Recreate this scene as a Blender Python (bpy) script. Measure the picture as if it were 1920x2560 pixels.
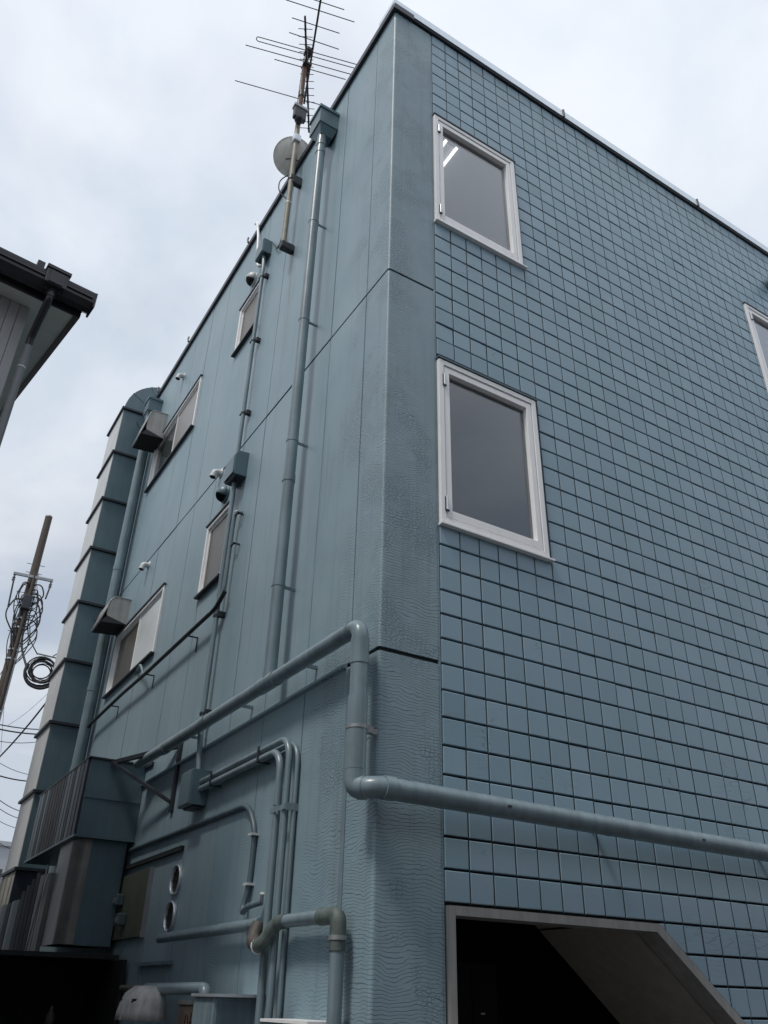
import bpy, bmesh, math, random
from mathutils import Vector, Matrix
random.seed(7)
S = bpy.context.scene
for o in list(bpy.data.objects): bpy.data.objects.remove(o)
COL = S.collection
R = math.radians

# ------------------------------------------------------------------ camera
cam = bpy.data.cameras.new('camera'); cam_o = bpy.data.objects.new('camera', cam); COL.objects.link(cam_o)
cam.sensor_fit = 'VERTICAL'; cam.sensor_height = 36.0; cam.lens = 36.0*2043.594/2560.0
cam.clip_start = 0.05; cam.clip_end = 3000
yaw, pit, rol = R(31.03973895), R(30.87831833), R(1.41261337)
fw = Vector((math.sin(yaw)*math.cos(pit), math.cos(yaw)*math.cos(pit), math.sin(pit)))
r0 = Vector((math.cos(yaw), -math.sin(yaw), 0)); u0 = r0.cross(fw)
rt = math.cos(rol)*r0 + math.sin(rol)*u0; up = rt.cross(fw)
M = Matrix(((rt.x, up.x, -fw.x, 0), (rt.y, up.y, -fw.y, 0), (rt.z, up.z, -fw.z, 0), (0, 0, 0, 1)))
M.translation = Vector((-2.20822738, -3.68967909, 1.6)); cam_o.matrix_world = M
S.camera = cam_o
S.render.resolution_x = 768; S.render.resolution_y = 1024

# ------------------------------------------------------------------ sky, sun, exposure
SUN_EL, SUN_AZ = R(60), math.atan2(-0.478, -0.146)
W = bpy.data.worlds.new('World'); S.world = W; W.use_nodes = True
n = W.node_tree.nodes; l = W.node_tree.links; n.clear()
def wn(t, **k):
    x = n.new(t)
    for a, b in k.items(): setattr(x, a, b)
    return x
out = wn('ShaderNodeOutputWorld'); bg = wn('ShaderNodeBackground'); bg.inputs['Strength'].default_value = 0.081
sky = wn('ShaderNodeTexSky', sky_type='NISHITA', sun_disc=False, sun_elevation=SUN_EL, sun_rotation=SUN_AZ)
sky.air_density = 1.2; sky.dust_density = 2.0
tc = wn('ShaderNodeTexCoord'); sep = wn('ShaderNodeSeparateXYZ'); l.new(tc.outputs['Generated'], sep.inputs[0])
def wm(op, a, b):
    x = wn('ShaderNodeMath', operation=op)
    for i, v in enumerate((a, b)):
        if isinstance(v, (int, float)): x.inputs[i].default_value = v
        elif v is not None: l.new(v, x.inputs[i])
    return x.outputs[0]
zc = wm('ADD', wm('MAXIMUM', sep.outputs[2], 0.0), 0.22)
cmb = wn('ShaderNodeCombineXYZ')
l.new(wm('DIVIDE', sep.outputs[0], zc), cmb.inputs[0]); l.new(wm('DIVIDE', sep.outputs[1], zc), cmb.inputs[1])
cmb.inputs[2].default_value = 15.3
def wnoise(scale, det, rough, dist=0.0):
    x = wn('ShaderNodeTexNoise'); l.new(cmb.outputs[0], x.inputs['Vector'])
    x.inputs['Scale'].default_value = scale; x.inputs['Detail'].default_value = det
    x.inputs['Roughness'].default_value = rough; x.inputs['Distortion'].default_value = dist
    return x.outputs[0]
n1 = wnoise(1.7, 7, 0.56, 0.35); n2 = wnoise(1.3, 4, 0.5, 0.2)
rc = wn('ShaderNodeValToRGB'); l.new(n1, rc.inputs[0])
rc.color_ramp.elements[0].position = 0.40; rc.color_ramp.elements[0].color = (6.3, 7.0, 8.0, 1)
rc.color_ramp.elements[1].position = 0.57; rc.color_ramp.elements[1].color = (7.9, 8.35, 9.0, 1)
rf = wn('ShaderNodeValToRGB'); l.new(n2, rf.inputs[0])
rf.color_ramp.elements[0].position = 0.33; rf.color_ramp.elements[0].color = (0.62, 0.62, 0.62, 1)
rf.color_ramp.elements[1].position = 0.52; rf.color_ramp.elements[1].color = (1, 1, 1, 1)
mx = wn('ShaderNodeMix', data_type='RGBA'); l.new(rf.outputs[0], mx.inputs[0]); l.new(sky.outputs[0], mx.inputs[6]); l.new(rc.outputs[0], mx.inputs[7])
gr = wm('ADD', wm('MULTIPLY', wm('MAXIMUM', sep.outputs[2], 0.0), 0.36), 0.80)
mg = wn('ShaderNodeMix', data_type='RGBA', blend_type='MULTIPLY'); mg.inputs[0].default_value = 1.0
l.new(mx.outputs[2], mg.inputs[6]); l.new(gr, mg.inputs[7]); l.new(mg.outputs[2], bg.inputs[0]); l.new(bg.outputs[0], out.inputs[0])

sl = bpy.data.lights.new('sun', 'SUN'); sl.energy = 1.5; sl.angle = R(10); sl.color = (1.0, 0.95, 0.88)
so = bpy.data.objects.new('sun', sl); COL.objects.link(so); so.location = (-20, -6, 40)
so.rotation_euler = Vector((0.478, 0.146, -0.866)).to_track_quat('-Z', 'Y').to_euler()
S.view_settings.view_transform = 'Standard'; S.view_settings.look = 'None'
S.view_settings.exposure = 0.35; S.view_settings.gamma = 1.0
try: S.view_settings.use_curve_mapping = False
except Exception: pass

# ------------------------------------------------------------------ materials
class NT:
    def __init__(s, name):
        s.m = bpy.data.materials.new(name); s.m.use_nodes = True
        s.n = s.m.node_tree.nodes; s.l = s.m.node_tree.links
        s.b = s.n['Principled BSDF']
    def new(s, t, **k):
        x = s.n.new(t)
        for a, b in k.items(): setattr(x, a, b)
        return x
    def put(s, sock, v):
        if hasattr(v, 'is_output'): s.l.new(v, sock)
        else: sock.default_value = v
    def math(s, op, a, b=None, c=None, clamp=False):
        x = s.new('ShaderNodeMath', operation=op); x.use_clamp = clamp
        for i, v in enumerate((a, b, c)):
            if v is not None: s.put(x.inputs[i], v)
        return x.outputs[0]
    def pos(s):
        if not hasattr(s, 'p'):
            s.p = s.new('ShaderNodeNewGeometry').outputs['Position']; q = s.new('ShaderNodeSeparateXYZ'); s.l.new(s.p, q.inputs[0])
            s.x, s.y, s.z = q.outputs
        return s.p
    def vec(s, x, y, z):
        c = s.new('ShaderNodeCombineXYZ')
        for i, v in enumerate((x, y, z)): s.put(c.inputs[i], v)
        return c.outputs[0]
    def noise(s, vec, scale=1.0, det=4, rough=0.55, dist=0.0):
        x = s.new('ShaderNodeTexNoise'); s.put(x.inputs['Vector'], vec)
        for k, v in (('Scale', scale), ('Detail', det), ('Roughness', rough), ('Distortion', dist)): x.inputs[k].default_value = v
        return x.outputs[0]
    def ramp(s, f, *st):
        x = s.new('ShaderNodeValToRGB'); s.l.new(f, x.inputs[0]); e = x.color_ramp.elements
        while len(e) < len(st): e.new(0.5)
        for i, (p, c) in enumerate(st):
            e[i].position = p; e[i].color = (c, c, c, 1) if isinstance(c, (int, float)) else (*c, 1)
        return x.outputs[0]
    def mixc(s, f, a, b, mode='MIX'):
        x = s.new('ShaderNodeMix', data_type='RGBA', blend_type=mode)
        s.put(x.inputs[0], f)
        for i, v in ((6, a), (7, b)): s.put(x.inputs[i], v if hasattr(v, 'is_output') else (*v, 1))
        return x.outputs[2]
    def bump(s, h, strength=0.3, dist=0.01, prev=None):
        x = s.new('ShaderNodeBump'); s.l.new(h, x.inputs['Height'])
        x.inputs['Strength'].default_value = strength; x.inputs['Distance'].default_value = dist
        if prev is not None: s.l.new(prev, x.inputs['Normal'])
        return x.outputs[0]
    def fin(s, col=None, rough=None, nor=None, metal=None, spec=None):
        for k, v in (('Base Color', col), ('Roughness', rough), ('Metallic', metal), ('Specular IOR Level', spec), ('Normal', nor)):
            if v is None: continue
            if k == 'Base Color' and not hasattr(v, 'is_output'): v = (*v, 1)
            s.put(s.b.inputs[k], v)
        return s.m

def plain(name, col, rough=0.5, metal=0.0, var=0.12, vscale=6.0, streak=0.0, bump=0.0):
    """painted or metal surface with grain, mild blotches and optional run-down streaks"""
    t = NT(name); t.pos()
    a = t.noise(t.p, vscale, 5, 0.6); f = t.ramp(a, (0.3, 1.0 - var), (0.7, 1.0 + var))
    c = t.mixc(1.0, col, f, 'MULTIPLY')
    if streak > 0:
        st = t.noise(t.vec(t.math('MULTIPLY', t.x, 22), t.math('MULTIPLY', t.y, 22), t.math('MULTIPLY', t.z, 1.4)), 1.0, 4, 0.6)
        c = t.mixc(1.0, c, t.ramp(st, (0.35, 1.0 - streak), (0.6, 1.0)), 'MULTIPLY')
    rr = t.math('ADD', t.math('MULTIPLY', a, 0.18), rough - 0.09)
    nor = t.bump(t.noise(t.p, 140, 3), bump, 0.004) if bump else None
    return t.fin(c, rr, nor, metal)

PAINT = (0.247, 0.340, 0.386)
def painted_wall(name, base, corner):
    """old teal grey paint: fine relief, streaks, run-down grime and, near the corner and low down, craquelure"""
    t = NT(name); t.pos()
    s = t.math('SUBTRACT', t.x, t.y)
    big = t.noise(t.p, 0.9, 5, 0.6); mid = t.noise(t.p, 5.0, 5, 0.6)
    col = t.mixc(1.0, base, t.ramp(big, (0.3, (0.88, 0.91, 0.94)), (0.7, (1.10, 1.07, 1.04))), 'MULTIPLY')
    col = t.mixc(1.0, col, t.ramp(mid, (0.3, 0.95), (0.7, 1.04)), 'MULTIPLY')
    st = t.noise(t.vec(t.math('MULTIPLY', s, 14), 0.0, t.math('MULTIPLY', t.z, 0.7)), 1.0, 5, 0.65)
    col = t.mixc(t.ramp(st, (0.52, 0.0), (0.72, 0.42)), col, (0.15, 0.19, 0.18))
    # rusty rain runs below the mast foot and the junction box
    for yc, zt, ln, wd in ((1.93, 8.28, 2.6, 0.10), (2.62, 5.78, 1.6, 0.10), (5.66, 9.2, 1.2, 0.06)):
        g = t.math('SUBTRACT', 1.0, t.math('DIVIDE', t.math('ABSOLUTE', t.math('SUBTRACT', t.y, yc)), wd), clamp=True)
        hgt = t.math('DIVIDE', t.math('SUBTRACT', zt, t.z), ln)
        inr = t.math('MULTIPLY', t.math('MULTIPLY', t.math('GREATER_THAN', hgt, 0.0), t.math('SUBTRACT', 1.0, hgt, clamp=True)), t.math('LESS_THAN', t.x, 0.2))
        rn = t.ramp(t.noise(t.vec(t.math('MULTIPLY', t.y, 45), 0.0, t.math('MULTIPLY', t.z, 1.2)), 1.0, 3, 0.6), (0.40, 0.0), (0.60, 0.75))
        col = t.mixc(t.math('MULTIPLY', t.math('MULTIPLY', g, inr), rn), col, (0.15, 0.145, 0.095))
    # warped coordinates: cracks run sideways in waves
    wob = t.math('MULTIPLY', t.math('SUBTRACT', t.noise(t.vec(t.math('MULTIPLY', s, 2.6), t.math('MULTIPLY', t.z, 1.7), 0.0), 1.0, 3, 0.5), 0.5), 0.16)
    wob2 = t.math('MULTIPLY', t.math('SUBTRACT', t.noise(t.vec(t.math('MULTIPLY', s, 16), t.math('MULTIPLY', t.z, 10), 2.0), 1.0, 2, 0.5), 0.5), 0.014)
    zz = t.math('ADD', t.math('ADD', t.z, wob), wob2)
    def lines(freq, amp, width):
        w = t.math('MULTIPLY', t.noise(t.vec(t.math('MULTIPLY', s, 4.0), t.math('MULTIPLY', t.z, 7.0), 1.0), 1.0, 3, 0.5), amp)
        ph = t.math('FRACT', t.math('ADD', t.math('MULTIPLY', zz, freq), w))
        d = t.math('ABSOLUTE', t.math('SUBTRACT', ph, 0.5))
        brk = t.ramp(t.noise(t.vec(t.math('MULTIPLY', s, 7.0), t.math('MULTIPLY', t.z, 40.0), 5.0), 1.0, 2, 0.5), (0.30, 0.0), (0.42, 1.0))
        return t.math('MULTIPLY', t.ramp(d, (0.0, 1.0), (width, 0.0)), brk)
    def cells(sx, sz, width, seed):
        v = t.new('ShaderNodeTexVoronoi', feature='DISTANCE_TO_EDGE', voronoi_dimensions='2D')
        t.l.new(t.vec(t.math('MULTIPLY', t.math('ADD', s, seed), sx), t.math('MULTIPLY', zz, sz), 0.0), v.inputs['Vector'])
        v.inputs['Scale'].default_value = 1.0
        return t.ramp(v.outputs['Distance'], (0.0, 1.0), (width, 0.0))
    m1 = t.noise(t.p, 1.15, 4, 0.6)
    # wear: strongest within about 40 cm of the corner and in the lowest three metres
    near = t.math('SUBTRACT', 1.0, t.math('DIVIDE', t.math('ABSOLUTE', s), corner), clamp=True)
    low = t.math('SUBTRACT', 1.0, t.math('DIVIDE', t.z, 5.6), clamp=True)
    wear = t.math('ADD', t.math('MULTIPLY', near, 0.5), t.math('MULTIPLY', low, 0.24))
    msk = t.ramp(t.math('ADD', m1, wear), (0.66, 0.0), (0.86, 1.0))
    c1 = lines(58.0, 4.0, 0.14)
    c2 = cells(34.0, 52.0, 0.11, 3.1)
    m2 = t.ramp(t.math('ADD', t.noise(t.vec(t.math('MULTIPLY', s, 1.0), t.z, 7.0), 2.2, 3, 0.6), t.math('MULTIPLY', near, 0.1)), (0.56, 0.0), (0.66, 1.0))
    k = t.math('MAXIMUM', t.math('MULTIPLY', c1, msk), t.math('MULTIPLY', c2, t.math('MULTIPLY', m2, msk)))
    col = t.mixc(t.math('MULTIPLY', k, 0.85), col, (0.05, 0.07, 0.085))
    h = t.math('SUBTRACT', t.math('MULTIPLY', t.noise(t.p, 190, 2, 0.5), 0.05), k)
    nor = t.bump(h, 0.3, 0.002)
    nor = t.bump(t.noise(t.p, 1.3, 3, 0.5), 0.10, 0.05, nor)
    return t.fin(col, t.math('ADD', t.math('MULTIPLY', mid, 0.2), 0.36), nor)

def tile_mat():
    t = NT('tile_paint'); t.pos()
    wnz = t.new('ShaderNodeTexWhiteNoise', noise_dimensions='2D')
    t.l.new(t.vec(t.math('FLOOR', t.math('DIVIDE', t.math('SUBTRACT', t.x, 0.43), 0.1575)), t.math('FLOOR', t.math('DIVIDE', t.math('SUBTRACT', t.z, 2.03), 0.1585)), 0.0), wnz.inputs['Vector'])
    col = t.mixc(1.0, (0.252, 0.363, 0.438), t.ramp(wnz.outputs[0], (0.0, (0.91, 0.935, 0.935)), (1.0, (1.06, 1.045, 1.045))), 'MULTIPLY')
    col = t.mixc(1.0, col, t.ramp(t.noise(t.p, 1.6, 5, 0.6), (0.3, (0.95, 0.98, 0.97)), (0.7, (1.04, 1.02, 1.03))), 'MULTIPLY')
    # rust-free grime runs below the coping
    st = t.noise(t.vec(t.math('MULTIPLY', t.x, 9), 0.0, t.math('MULTIPLY', t.z, 1.1)), 1.0, 5, 0.7)
    top = t.math('MULTIPLY', t.math('SUBTRACT', t.z, 8.9), 1.0, clamp=True)
    col = t.mixc(t.math('MULTIPLY', t.ramp(st, (0.45, 0.0), (0.7, 0.6)), top), col, (0.16, 0.215, 0.2))
    # a few hairline cracks
    s = t.math('ADD', t.z, t.math('MULTIPLY', t.noise(t.p, 6, 3), 0.05))
    v = t.new('ShaderNodeTexVoronoi', feature='DISTANCE_TO_EDGE', voronoi_dimensions='2D'); v.inputs['Scale'].default_value = 1.0
    t.l.new(t.vec(t.math('MULTIPLY', t.x, 4.0), t.math('MULTIPLY', s, 38.0), 0.0), v.inputs['Vector'])
    k = t.math('MULTIPLY', t.ramp(v.outputs['Distance'], (0.0, 1.0), (0.05, 0.0)), t.ramp(t.math('ADD', t.noise(t.p, 1.9, 4), t.math('MULTIPLY', t.math('SUBTRACT', 3.4, t.z, clamp=True), 0.05)), (0.60, 0.0), (0.70, 0.8)))
    col = t.mixc(k, col, (0.08, 0.1, 0.11))
    h = t.math('SUBTRACT', t.math('MULTIPLY', t.noise(t.p, 25, 4, 0.6), 0.3), k)
    return t.fin(col, t.math('ADD', t.math('MULTIPLY', t.noise(t.p, 12, 3), 0.16), 0.34), t.bump(h, 0.22, 0.004))

def glass_mat(name, tint, ior=1.5, rough=0.02):
    t = NT(name); t.n.remove(t.b); o = t.n['Material Output']
    fr = t.new('ShaderNodeFresnel'); gb = t.new('ShaderNodeNewGeometry'); t.l.new(t.math('ADD', t.math('MULTIPLY', gb.outputs['Backfacing'], 1.0/ior-ior), ior), fr.inputs['IOR'])
    f2 = t.math('MULTIPLY', fr.outputs[0], 1.7, clamp=True)
    tr = t.new('ShaderNodeBsdfTransparent'); tr.inputs[0].default_value = (*tint, 1)
    gl = t.new('ShaderNodeBsdfGlossy'); gl.inputs['Roughness'].default_value = rough; gl.inputs[0].default_value = (0.95, 0.97, 1, 1)
    mxs = t.new('ShaderNodeMixShader'); t.l.new(f2, mxs.inputs[0]); t.l.new(tr.outputs[0], mxs.inputs[1]); t.l.new(gl.outputs[0], mxs.inputs[2])
    t.l.new(mxs.outputs[0], o.inputs[0]); return t.m

def emit_mat(name, col, st):
    t = NT(name); t.b.inputs['Emission Color'].default_value = (*col, 1); t.b.inputs['Emission Strength'].default_value = st
    return t.fin((0.8, 0.8, 0.8), 0.5)

MT = dict(
    wall=painted_wall('wall_paint', PAINT, 1.0), tile=tile_mat(),
    groove=plain('joint_sealant', (0.012, 0.016, 0.019), 0.8, var=0.25),
    lanewall=plain('lane_render', (0.20, 0.18, 0.16), 0.8, var=0.1),
    jointpaint=plain('joint_paint', (0.020, 0.030, 0.037), 0.7, var=0.2),
    pipe=plain('pipe_paint', (0.188, 0.252, 0.281), 0.31, var=0.13, streak=0.2, vscale=5),
    pipeold=plain('pipe_grimy', (0.105, 0.135, 0.125), 0.6, var=0.35, vscale=14, streak=0.3, bump=0.3),
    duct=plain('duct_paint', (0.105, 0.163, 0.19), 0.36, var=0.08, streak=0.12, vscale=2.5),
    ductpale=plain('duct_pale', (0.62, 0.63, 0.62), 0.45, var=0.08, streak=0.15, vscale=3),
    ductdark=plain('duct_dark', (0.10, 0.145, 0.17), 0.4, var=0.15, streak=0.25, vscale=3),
    steel=plain('worn_stainless', (0.30, 0.295, 0.28), 0.32, 0.8, var=0.25, vscale=3, streak=0.2),
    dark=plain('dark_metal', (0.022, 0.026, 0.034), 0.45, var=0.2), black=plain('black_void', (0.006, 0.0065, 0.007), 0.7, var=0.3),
    white=plain('white_frame', (0.91, 0.905, 0.90), 0.35, var=0.03, streak=0.04, vscale=5),
    alu=plain('bare_aluminium', (0.62, 0.66, 0.70), 0.33, 0.6, var=0.08, streak=0.1),
    coping=plain('coping_metal', (0.70, 0.76, 0.82), 0.25, 0.55, var=0.05, streak=0.05),
    hood=plain('hood_grey', (0.40, 0.39, 0.37), 0.4, 0.25, var=0.1, streak=0.2),
    dullpane=plain('pane_beige', (0.105, 0.095, 0.078), 0.35, var=0.04, vscale=2), palepane=plain('pane_pale', (0.27, 0.255, 0.24), 0.35, var=0.04, vscale=2),  # opaque panes, each in its own flat tone
    whitepane=plain('pane_white', (0.62, 0.65, 0.65), 0.3, var=0.08, vscale=1.5), darkpane=plain('pane_dark', (0.05, 0.06, 0.06), 0.12, var=0.2, vscale=2),
    glass=glass_mat('window_glass', (0.80, 0.82, 0.84)), inner=plain('room_wall', (0.30, 0.30, 0.31), 0.8, var=0.05),
    stair=plain('stair_board', (0.36, 0.335, 0.30), 0.65, var=0.08, streak=0.1), jamb=plain('doorway_trim', (0.31, 0.30, 0.285), 0.5, var=0.1, streak=0.2),
    lamp=emit_mat('lamp_tube', (1.0, 0.98, 0.95), 2.2),
    rust=plain('rusty_pole', (0.13, 0.065, 0.045), 0.8, var=0.45, vscale=18, bump=0.4), mast=plain('mast_paint', (0.27, 0.255, 0.20), 0.55, var=0.25, vscale=9, streak=0.25),
    dish=plain('dish_back', (0.82, 0.80, 0.73), 0.5, var=0.14, vscale=5, streak=0.15), rod=plain('antenna_rod', (0.045, 0.042, 0.045), 0.5, 0.3, var=0.3),
    conc=plain('pole_concrete', (0.085, 0.07, 0.058), 0.85, var=0.14, vscale=9, bump=0.4), galv=plain('galvanised', (0.32, 0.33, 0.34), 0.5, 0.5, var=0.15), cable=plain('cable_sheath', (0.014, 0.015, 0.018), 0.55, var=0.2),
    hwall=plain('house_siding', (0.46, 0.46, 0.47), 0.55, var=0.06, streak=0.08), soffit=plain('soffit_board', (0.66, 0.67, 0.61), 0.7, var=0.05),
    gutter=plain('gutter_brown', (0.028, 0.027, 0.033), 0.32, var=0.15), hpipe=plain('house_downpipe', (0.20, 0.21, 0.22), 0.4, var=0.08, streak=0.1),
    green=plain('green_board', (0.10, 0.115, 0.085), 0.6, var=0.15, streak=0.2), navy=plain('navy_sheet', (0.028, 0.035, 0.055), 0.45, var=0.2, streak=0.25),
    brownsheet=plain('brown_sheet', (0.045, 0.044, 0.047), 0.5, var=0.2, streak=0.3), teal=plain('teal_sheet', (0.15, 0.20, 0.22), 0.45, var=0.1, streak=0.15),
    cream=plain('cream_sheet', (0.46, 0.45, 0.40), 0.6, var=0.08, streak=0.12), tape=plain('brown_tape', (0.075, 0.065, 0.06), 0.6, var=0.25, vscale=30, bump=0.4),
    shroud=plain('weathered_plastic', (0.42, 0.41, 0.40), 0.6, var=0.25, vscale=9, streak=0.3, bump=0.2), paper=plain('notice_paper', (0.34, 0.25, 0.20), 0.8, var=0.18, vscale=12),
    ink=plain('notice_ink', (0.07, 0.035, 0.03), 0.8), dark_void=plain('near_black', (0.012, 0.0125, 0.013), 0.7, var=0.35, streak=0.3), far=plain('far_render', (0.45, 0.47, 0.50), 0.8, var=0.06),
    asphalt=plain('asphalt', (0.07, 0.07, 0.072), 0.9, var=0.25, vscale=20, bump=0.5), roofing=plain('roof_felt', (0.16, 0.16, 0.165), 0.9, var=0.2, vscale=4),
    tiles_roof=plain('roof_slate', (0.06, 0.06, 0.065), 0.6, var=0.2, vscale=8), putty=plain('pipe_putty', (0.42, 0.43, 0.42), 0.8, var=0.2, vscale=40, bump=0.6),
)

# ------------------------------------------------------------------ mesh helpers
ORG = {}
class MB:
    def __init__(s): s.v = []; s.f = []; s.sm = []
    def add(s, vs, fs, smooth=False):
        b = len(s.v); s.v += [tuple(v) for v in vs]; s.f += [tuple(b+i for i in f) for f in fs]; s.sm += [smooth]*len(fs); return s
    def box(s, x0, x1, y0, y1, z0, z1):
        return s.add([(x0,y0,z0),(x1,y0,z0),(x1,y1,z0),(x0,y1,z0),(x0,y0,z1),(x1,y0,z1),(x1,y1,z1),(x0,y1,z1)],
                     [(0,3,2,1),(4,5,6,7),(0,1,5,4),(1,2,6,5),(2,3,7,6),(3,0,4,7)])
    def obox(s, o, u, w, h, a0, a1, b0, b1, c0, c1):
        """box in a frame o,u,w,h"""
        o, u, w, h = (Vector(q) for q in (o, u, w, h))
        P = [o+u*a+w*b+h*c for c in (c0, c1) for a, b in ((a0,b0),(a1,b0),(a1,b1),(a0,b1))]
        return s.add(P, [(0,3,2,1),(4,5,6,7),(0,1,5,4),(1,2,6,5),(2,3,7,6),(3,0,4,7)])
    def prism(s, poly, axis, a, b, smooth=False):
        """poly: 2-D outline; extruded along axis from a to b"""
        def P(p, t):
            return {'x': (t, p[0], p[1]), 'y': (p[0], t, p[1]), 'z': (p[0], p[1], t)}[axis]
        k = len(poly); area = sum(poly[i][0]*poly[(i+1) % k][1]-poly[(i+1) % k][0]*poly[i][1] for i in range(k))
        if area < 0: poly = poly[::-1]
        flip = (axis == 'y')
        vs = [P(p, a) for p in poly]+[P(p, b) for p in poly]
        lo = tuple(range(k)); hi = tuple(range(k, 2*k))
        fs = [lo[::-1], hi] if not flip else [lo, hi[::-1]]
        s.add(vs, fs)
        side = [(i, (i+1) % k, k+(i+1) % k, k+i) for i in range(k)]
        if flip: side = [q[::-1] for q in side]
        base = len(s.v)-2*k
        s.f += [tuple(base+i for i in f) for f in side]; s.sm += [smooth]*k
        return s
    def tube(s, path, r, seg=14, bend=0.0, nb=7, caps=True):
        P = [Vector(p) for p in path]
        if bend > 0 and len(P) > 2:
            Q = [P[0]]
            for i in range(1, len(P)-1):
                a, b, c = P[i-1], P[i], P[i+1]
                d1 = (a-b); d2 = (c-b); t = min(bend, d1.length*0.48, d2.length*0.48)
                p1 = b+d1.normalized()*t; p2 = b+d2.normalized()*t
                for k in range(nb+1):
                    u = k/nb; Q.append(p1*(1-u)**2+b*2*u*(1-u)+p2*u*u)
            Q.append(P[-1]); P = Q
        R_ = r if isinstance(r, (list, tuple)) else [r]*len(P)
        T = []
        for i in range(len(P)):
            a = P[max(i-1, 0)]; b = P[min(i+1, len(P)-1)]; T.append((b-a).normalized())
        ref = Vector((0, 0, 1)) if abs(T[0].z) < 0.9 else Vector((1, 0, 0))
        nx = T[0].cross(ref).normalized(); vs = []
        for i, p in enumerate(P):
            nx = (nx-T[i]*nx.dot(T[i])).normalized(); ny = T[i].cross(nx)
            vs += [p+(nx*math.cos(2*math.pi*k/seg)+ny*math.sin(2*math.pi*k/seg))*R_[i] for k in range(seg)]
        fs = [(i*seg+k, i*seg+(k+1) % seg, (i+1)*seg+(k+1) % seg, (i+1)*seg+k) for i in range(len(P)-1) for k in range(seg)]
        s.add(vs, fs, True)
        if caps:
            s.add(vs[:seg], [tuple(range(seg))[::-1]]); s.add(vs[-seg:], [tuple(range(seg))])
        return s
    def lathe(s, o, ax, prof, seg=20, a0=0.0, a1=2*math.pi):
        """profile [(radius, along)] spun about axis ax through o"""
        o = Vector(o); ax = Vector(ax).normalized(); ref = Vector((0, 0, 1)) if abs(ax.z) < 0.9 else Vector((1, 0, 0))
        u = ax.cross(ref).normalized(); w = ax.cross(u); full = abs(a1-a0-2*math.pi) < 1e-6; m = seg if full else seg+1
        vs = [o+ax*h+(u*math.cos(a0+(a1-a0)*k/seg)+w*math.sin(a0+(a1-a0)*k/seg))*r for r, h in prof for k in range(m)]
        fs = [(i*m+k, i*m+(k+1) % m, (i+1)*m+(k+1) % m, (i+1)*m+k) for i in range(len(prof)-1) for k in range(seg)]
        return s.add(vs, fs, True)
    def build(s, name, mat, parent=None, loc=None, bev=0.0):
        org = Vector(loc) if loc is not None else (ORG[parent] if parent is not None else Vector((0, 0, 0)))
        if parent is not None: org = ORG[parent]
        me = bpy.data.meshes.new(name); me.from_pydata([tuple(Vector(v)-org) for v in s.v], [], s.f)
        me.polygons.foreach_set('use_smooth', s.sm); me.materials.append(MT[mat] if isinstance(mat, str) else mat); me.update()
        o = bpy.data.objects.new(name, me); COL.objects.link(o); ORG[o] = org
        if parent is not None: o.parent = parent
        else: o.location = org
        if bev:
            b = o.modifiers.new('bevel', 'BEVEL'); b.width = bev; b.segments = 2; b.limit_method = 'ANGLE'; b.angle_limit = R(40)
        return o
def tag(o, label, cat, group=None, kind=None):
    if label: o['label'] = label
    if cat: o['category'] = cat
    if group: o['group'] = group
    if kind: o['kind'] = kind
    return o
def thing(name, label, cat, loc, group=None):
    o = bpy.data.objects.new(name, None); o.empty_display_size = 0.1; COL.objects.link(o); o.location = loc; ORG[o] = Vector(loc)
    return tag(o, label, cat, group)
def box(*a): return MB().box(*a)
def tube(*a, **k): return MB().tube(*a, **k)

# ------------------------------------------------------------------ ground
tag(box(-60, 60, -40, 90, -0.3, 0.0).build('ground', 'asphalt'), 'grey asphalt ground of the lane and alley', 'ground', kind='structure')

# ------------------------------------------------------------------ the blue-grey building
B = thing('commercial_building', 'three-storey blue-grey building with tiled front and panelled side', 'building', (0, 0, 0))
YE, XE, ZT = 8.35, 9.0, 9.83
SEAM = [(0.0, 3.279), (3.304, 6.279), (6.301, 9.805)]
# corner panels: L-shaped, rounded nose, one for each storey
for z0, z1 in SEAM:
    r = 0.022; arc = [(r-r*math.cos(a), r-r*math.sin(a)) for a in [R(9*i) for i in range(11)]]
    MB().prism([(0.405, 0.0), (0.405, 0.14), (0.14, 0.14), (0.14, 0.3145), (0.0, 0.3145)]+arc, 'z', z0, z1).build('corner_panel', 'wall', B)
for i, (z0, z1) in enumerate(SEAM):   # storey seams of the corner, recessed
    if i: MB().prism([(0.402, 0.012), (0.402, 0.13), (0.13, 0.13), (0.13, 0.31), (0.012, 0.31), (0.012, 0.012)], 'z', SEAM[i-1][1]+0.001, z0-0.001).build('seam_filler', 'groove', B)
box(0.408, 0.424, 0.004, 0.14, 0, 9.80).build('edge_trim', 'wall', B)
# side wall panels between the joints, leaving the window openings free
JY = [0.32, 0.90, 1.53, 2.165, 2.80, 3.42, 4.045, 4.665, 5.295, 5.925, 6.55, 7.18, 7.81, YE]
WINS = {(4, 2): (7.97, 8.69), (7, 2): (7.755, 8.57), (8, 2): (7.755, 8.57), (9, 2): (7.755, 8.57),
        (4, 1): (4.90, 5.68), (7, 1): (4.745, 5.55), (8, 1): (4.745, 5.55), (9, 1): (4.745, 5.55)}
for j in range(len(JY)-1):
    y0, y1 = JY[j]+0.0055, JY[j+1]-0.0055
    for k, (z0, z1) in enumerate(SEAM):
        dx = random.uniform(-0.002, 0.002); spans = [(z0, z1)]
        if (j, k) in WINS: spans = [(z0, WINS[j, k][0]-0.002), (WINS[j, k][1]+0.002, z1)]
        for a, b in spans: box(dx, 0.10, y0, y1, a, b).build('wall_panel', 'wall', B, bev=0.003)
for i in range(1, 3):
    box(0.014, 0.09, 0.317, YE-0.004, SEAM[i-1][1]+0.001, SEAM[i][0]-0.001).build('seam_filler', 'groove', B)
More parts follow.
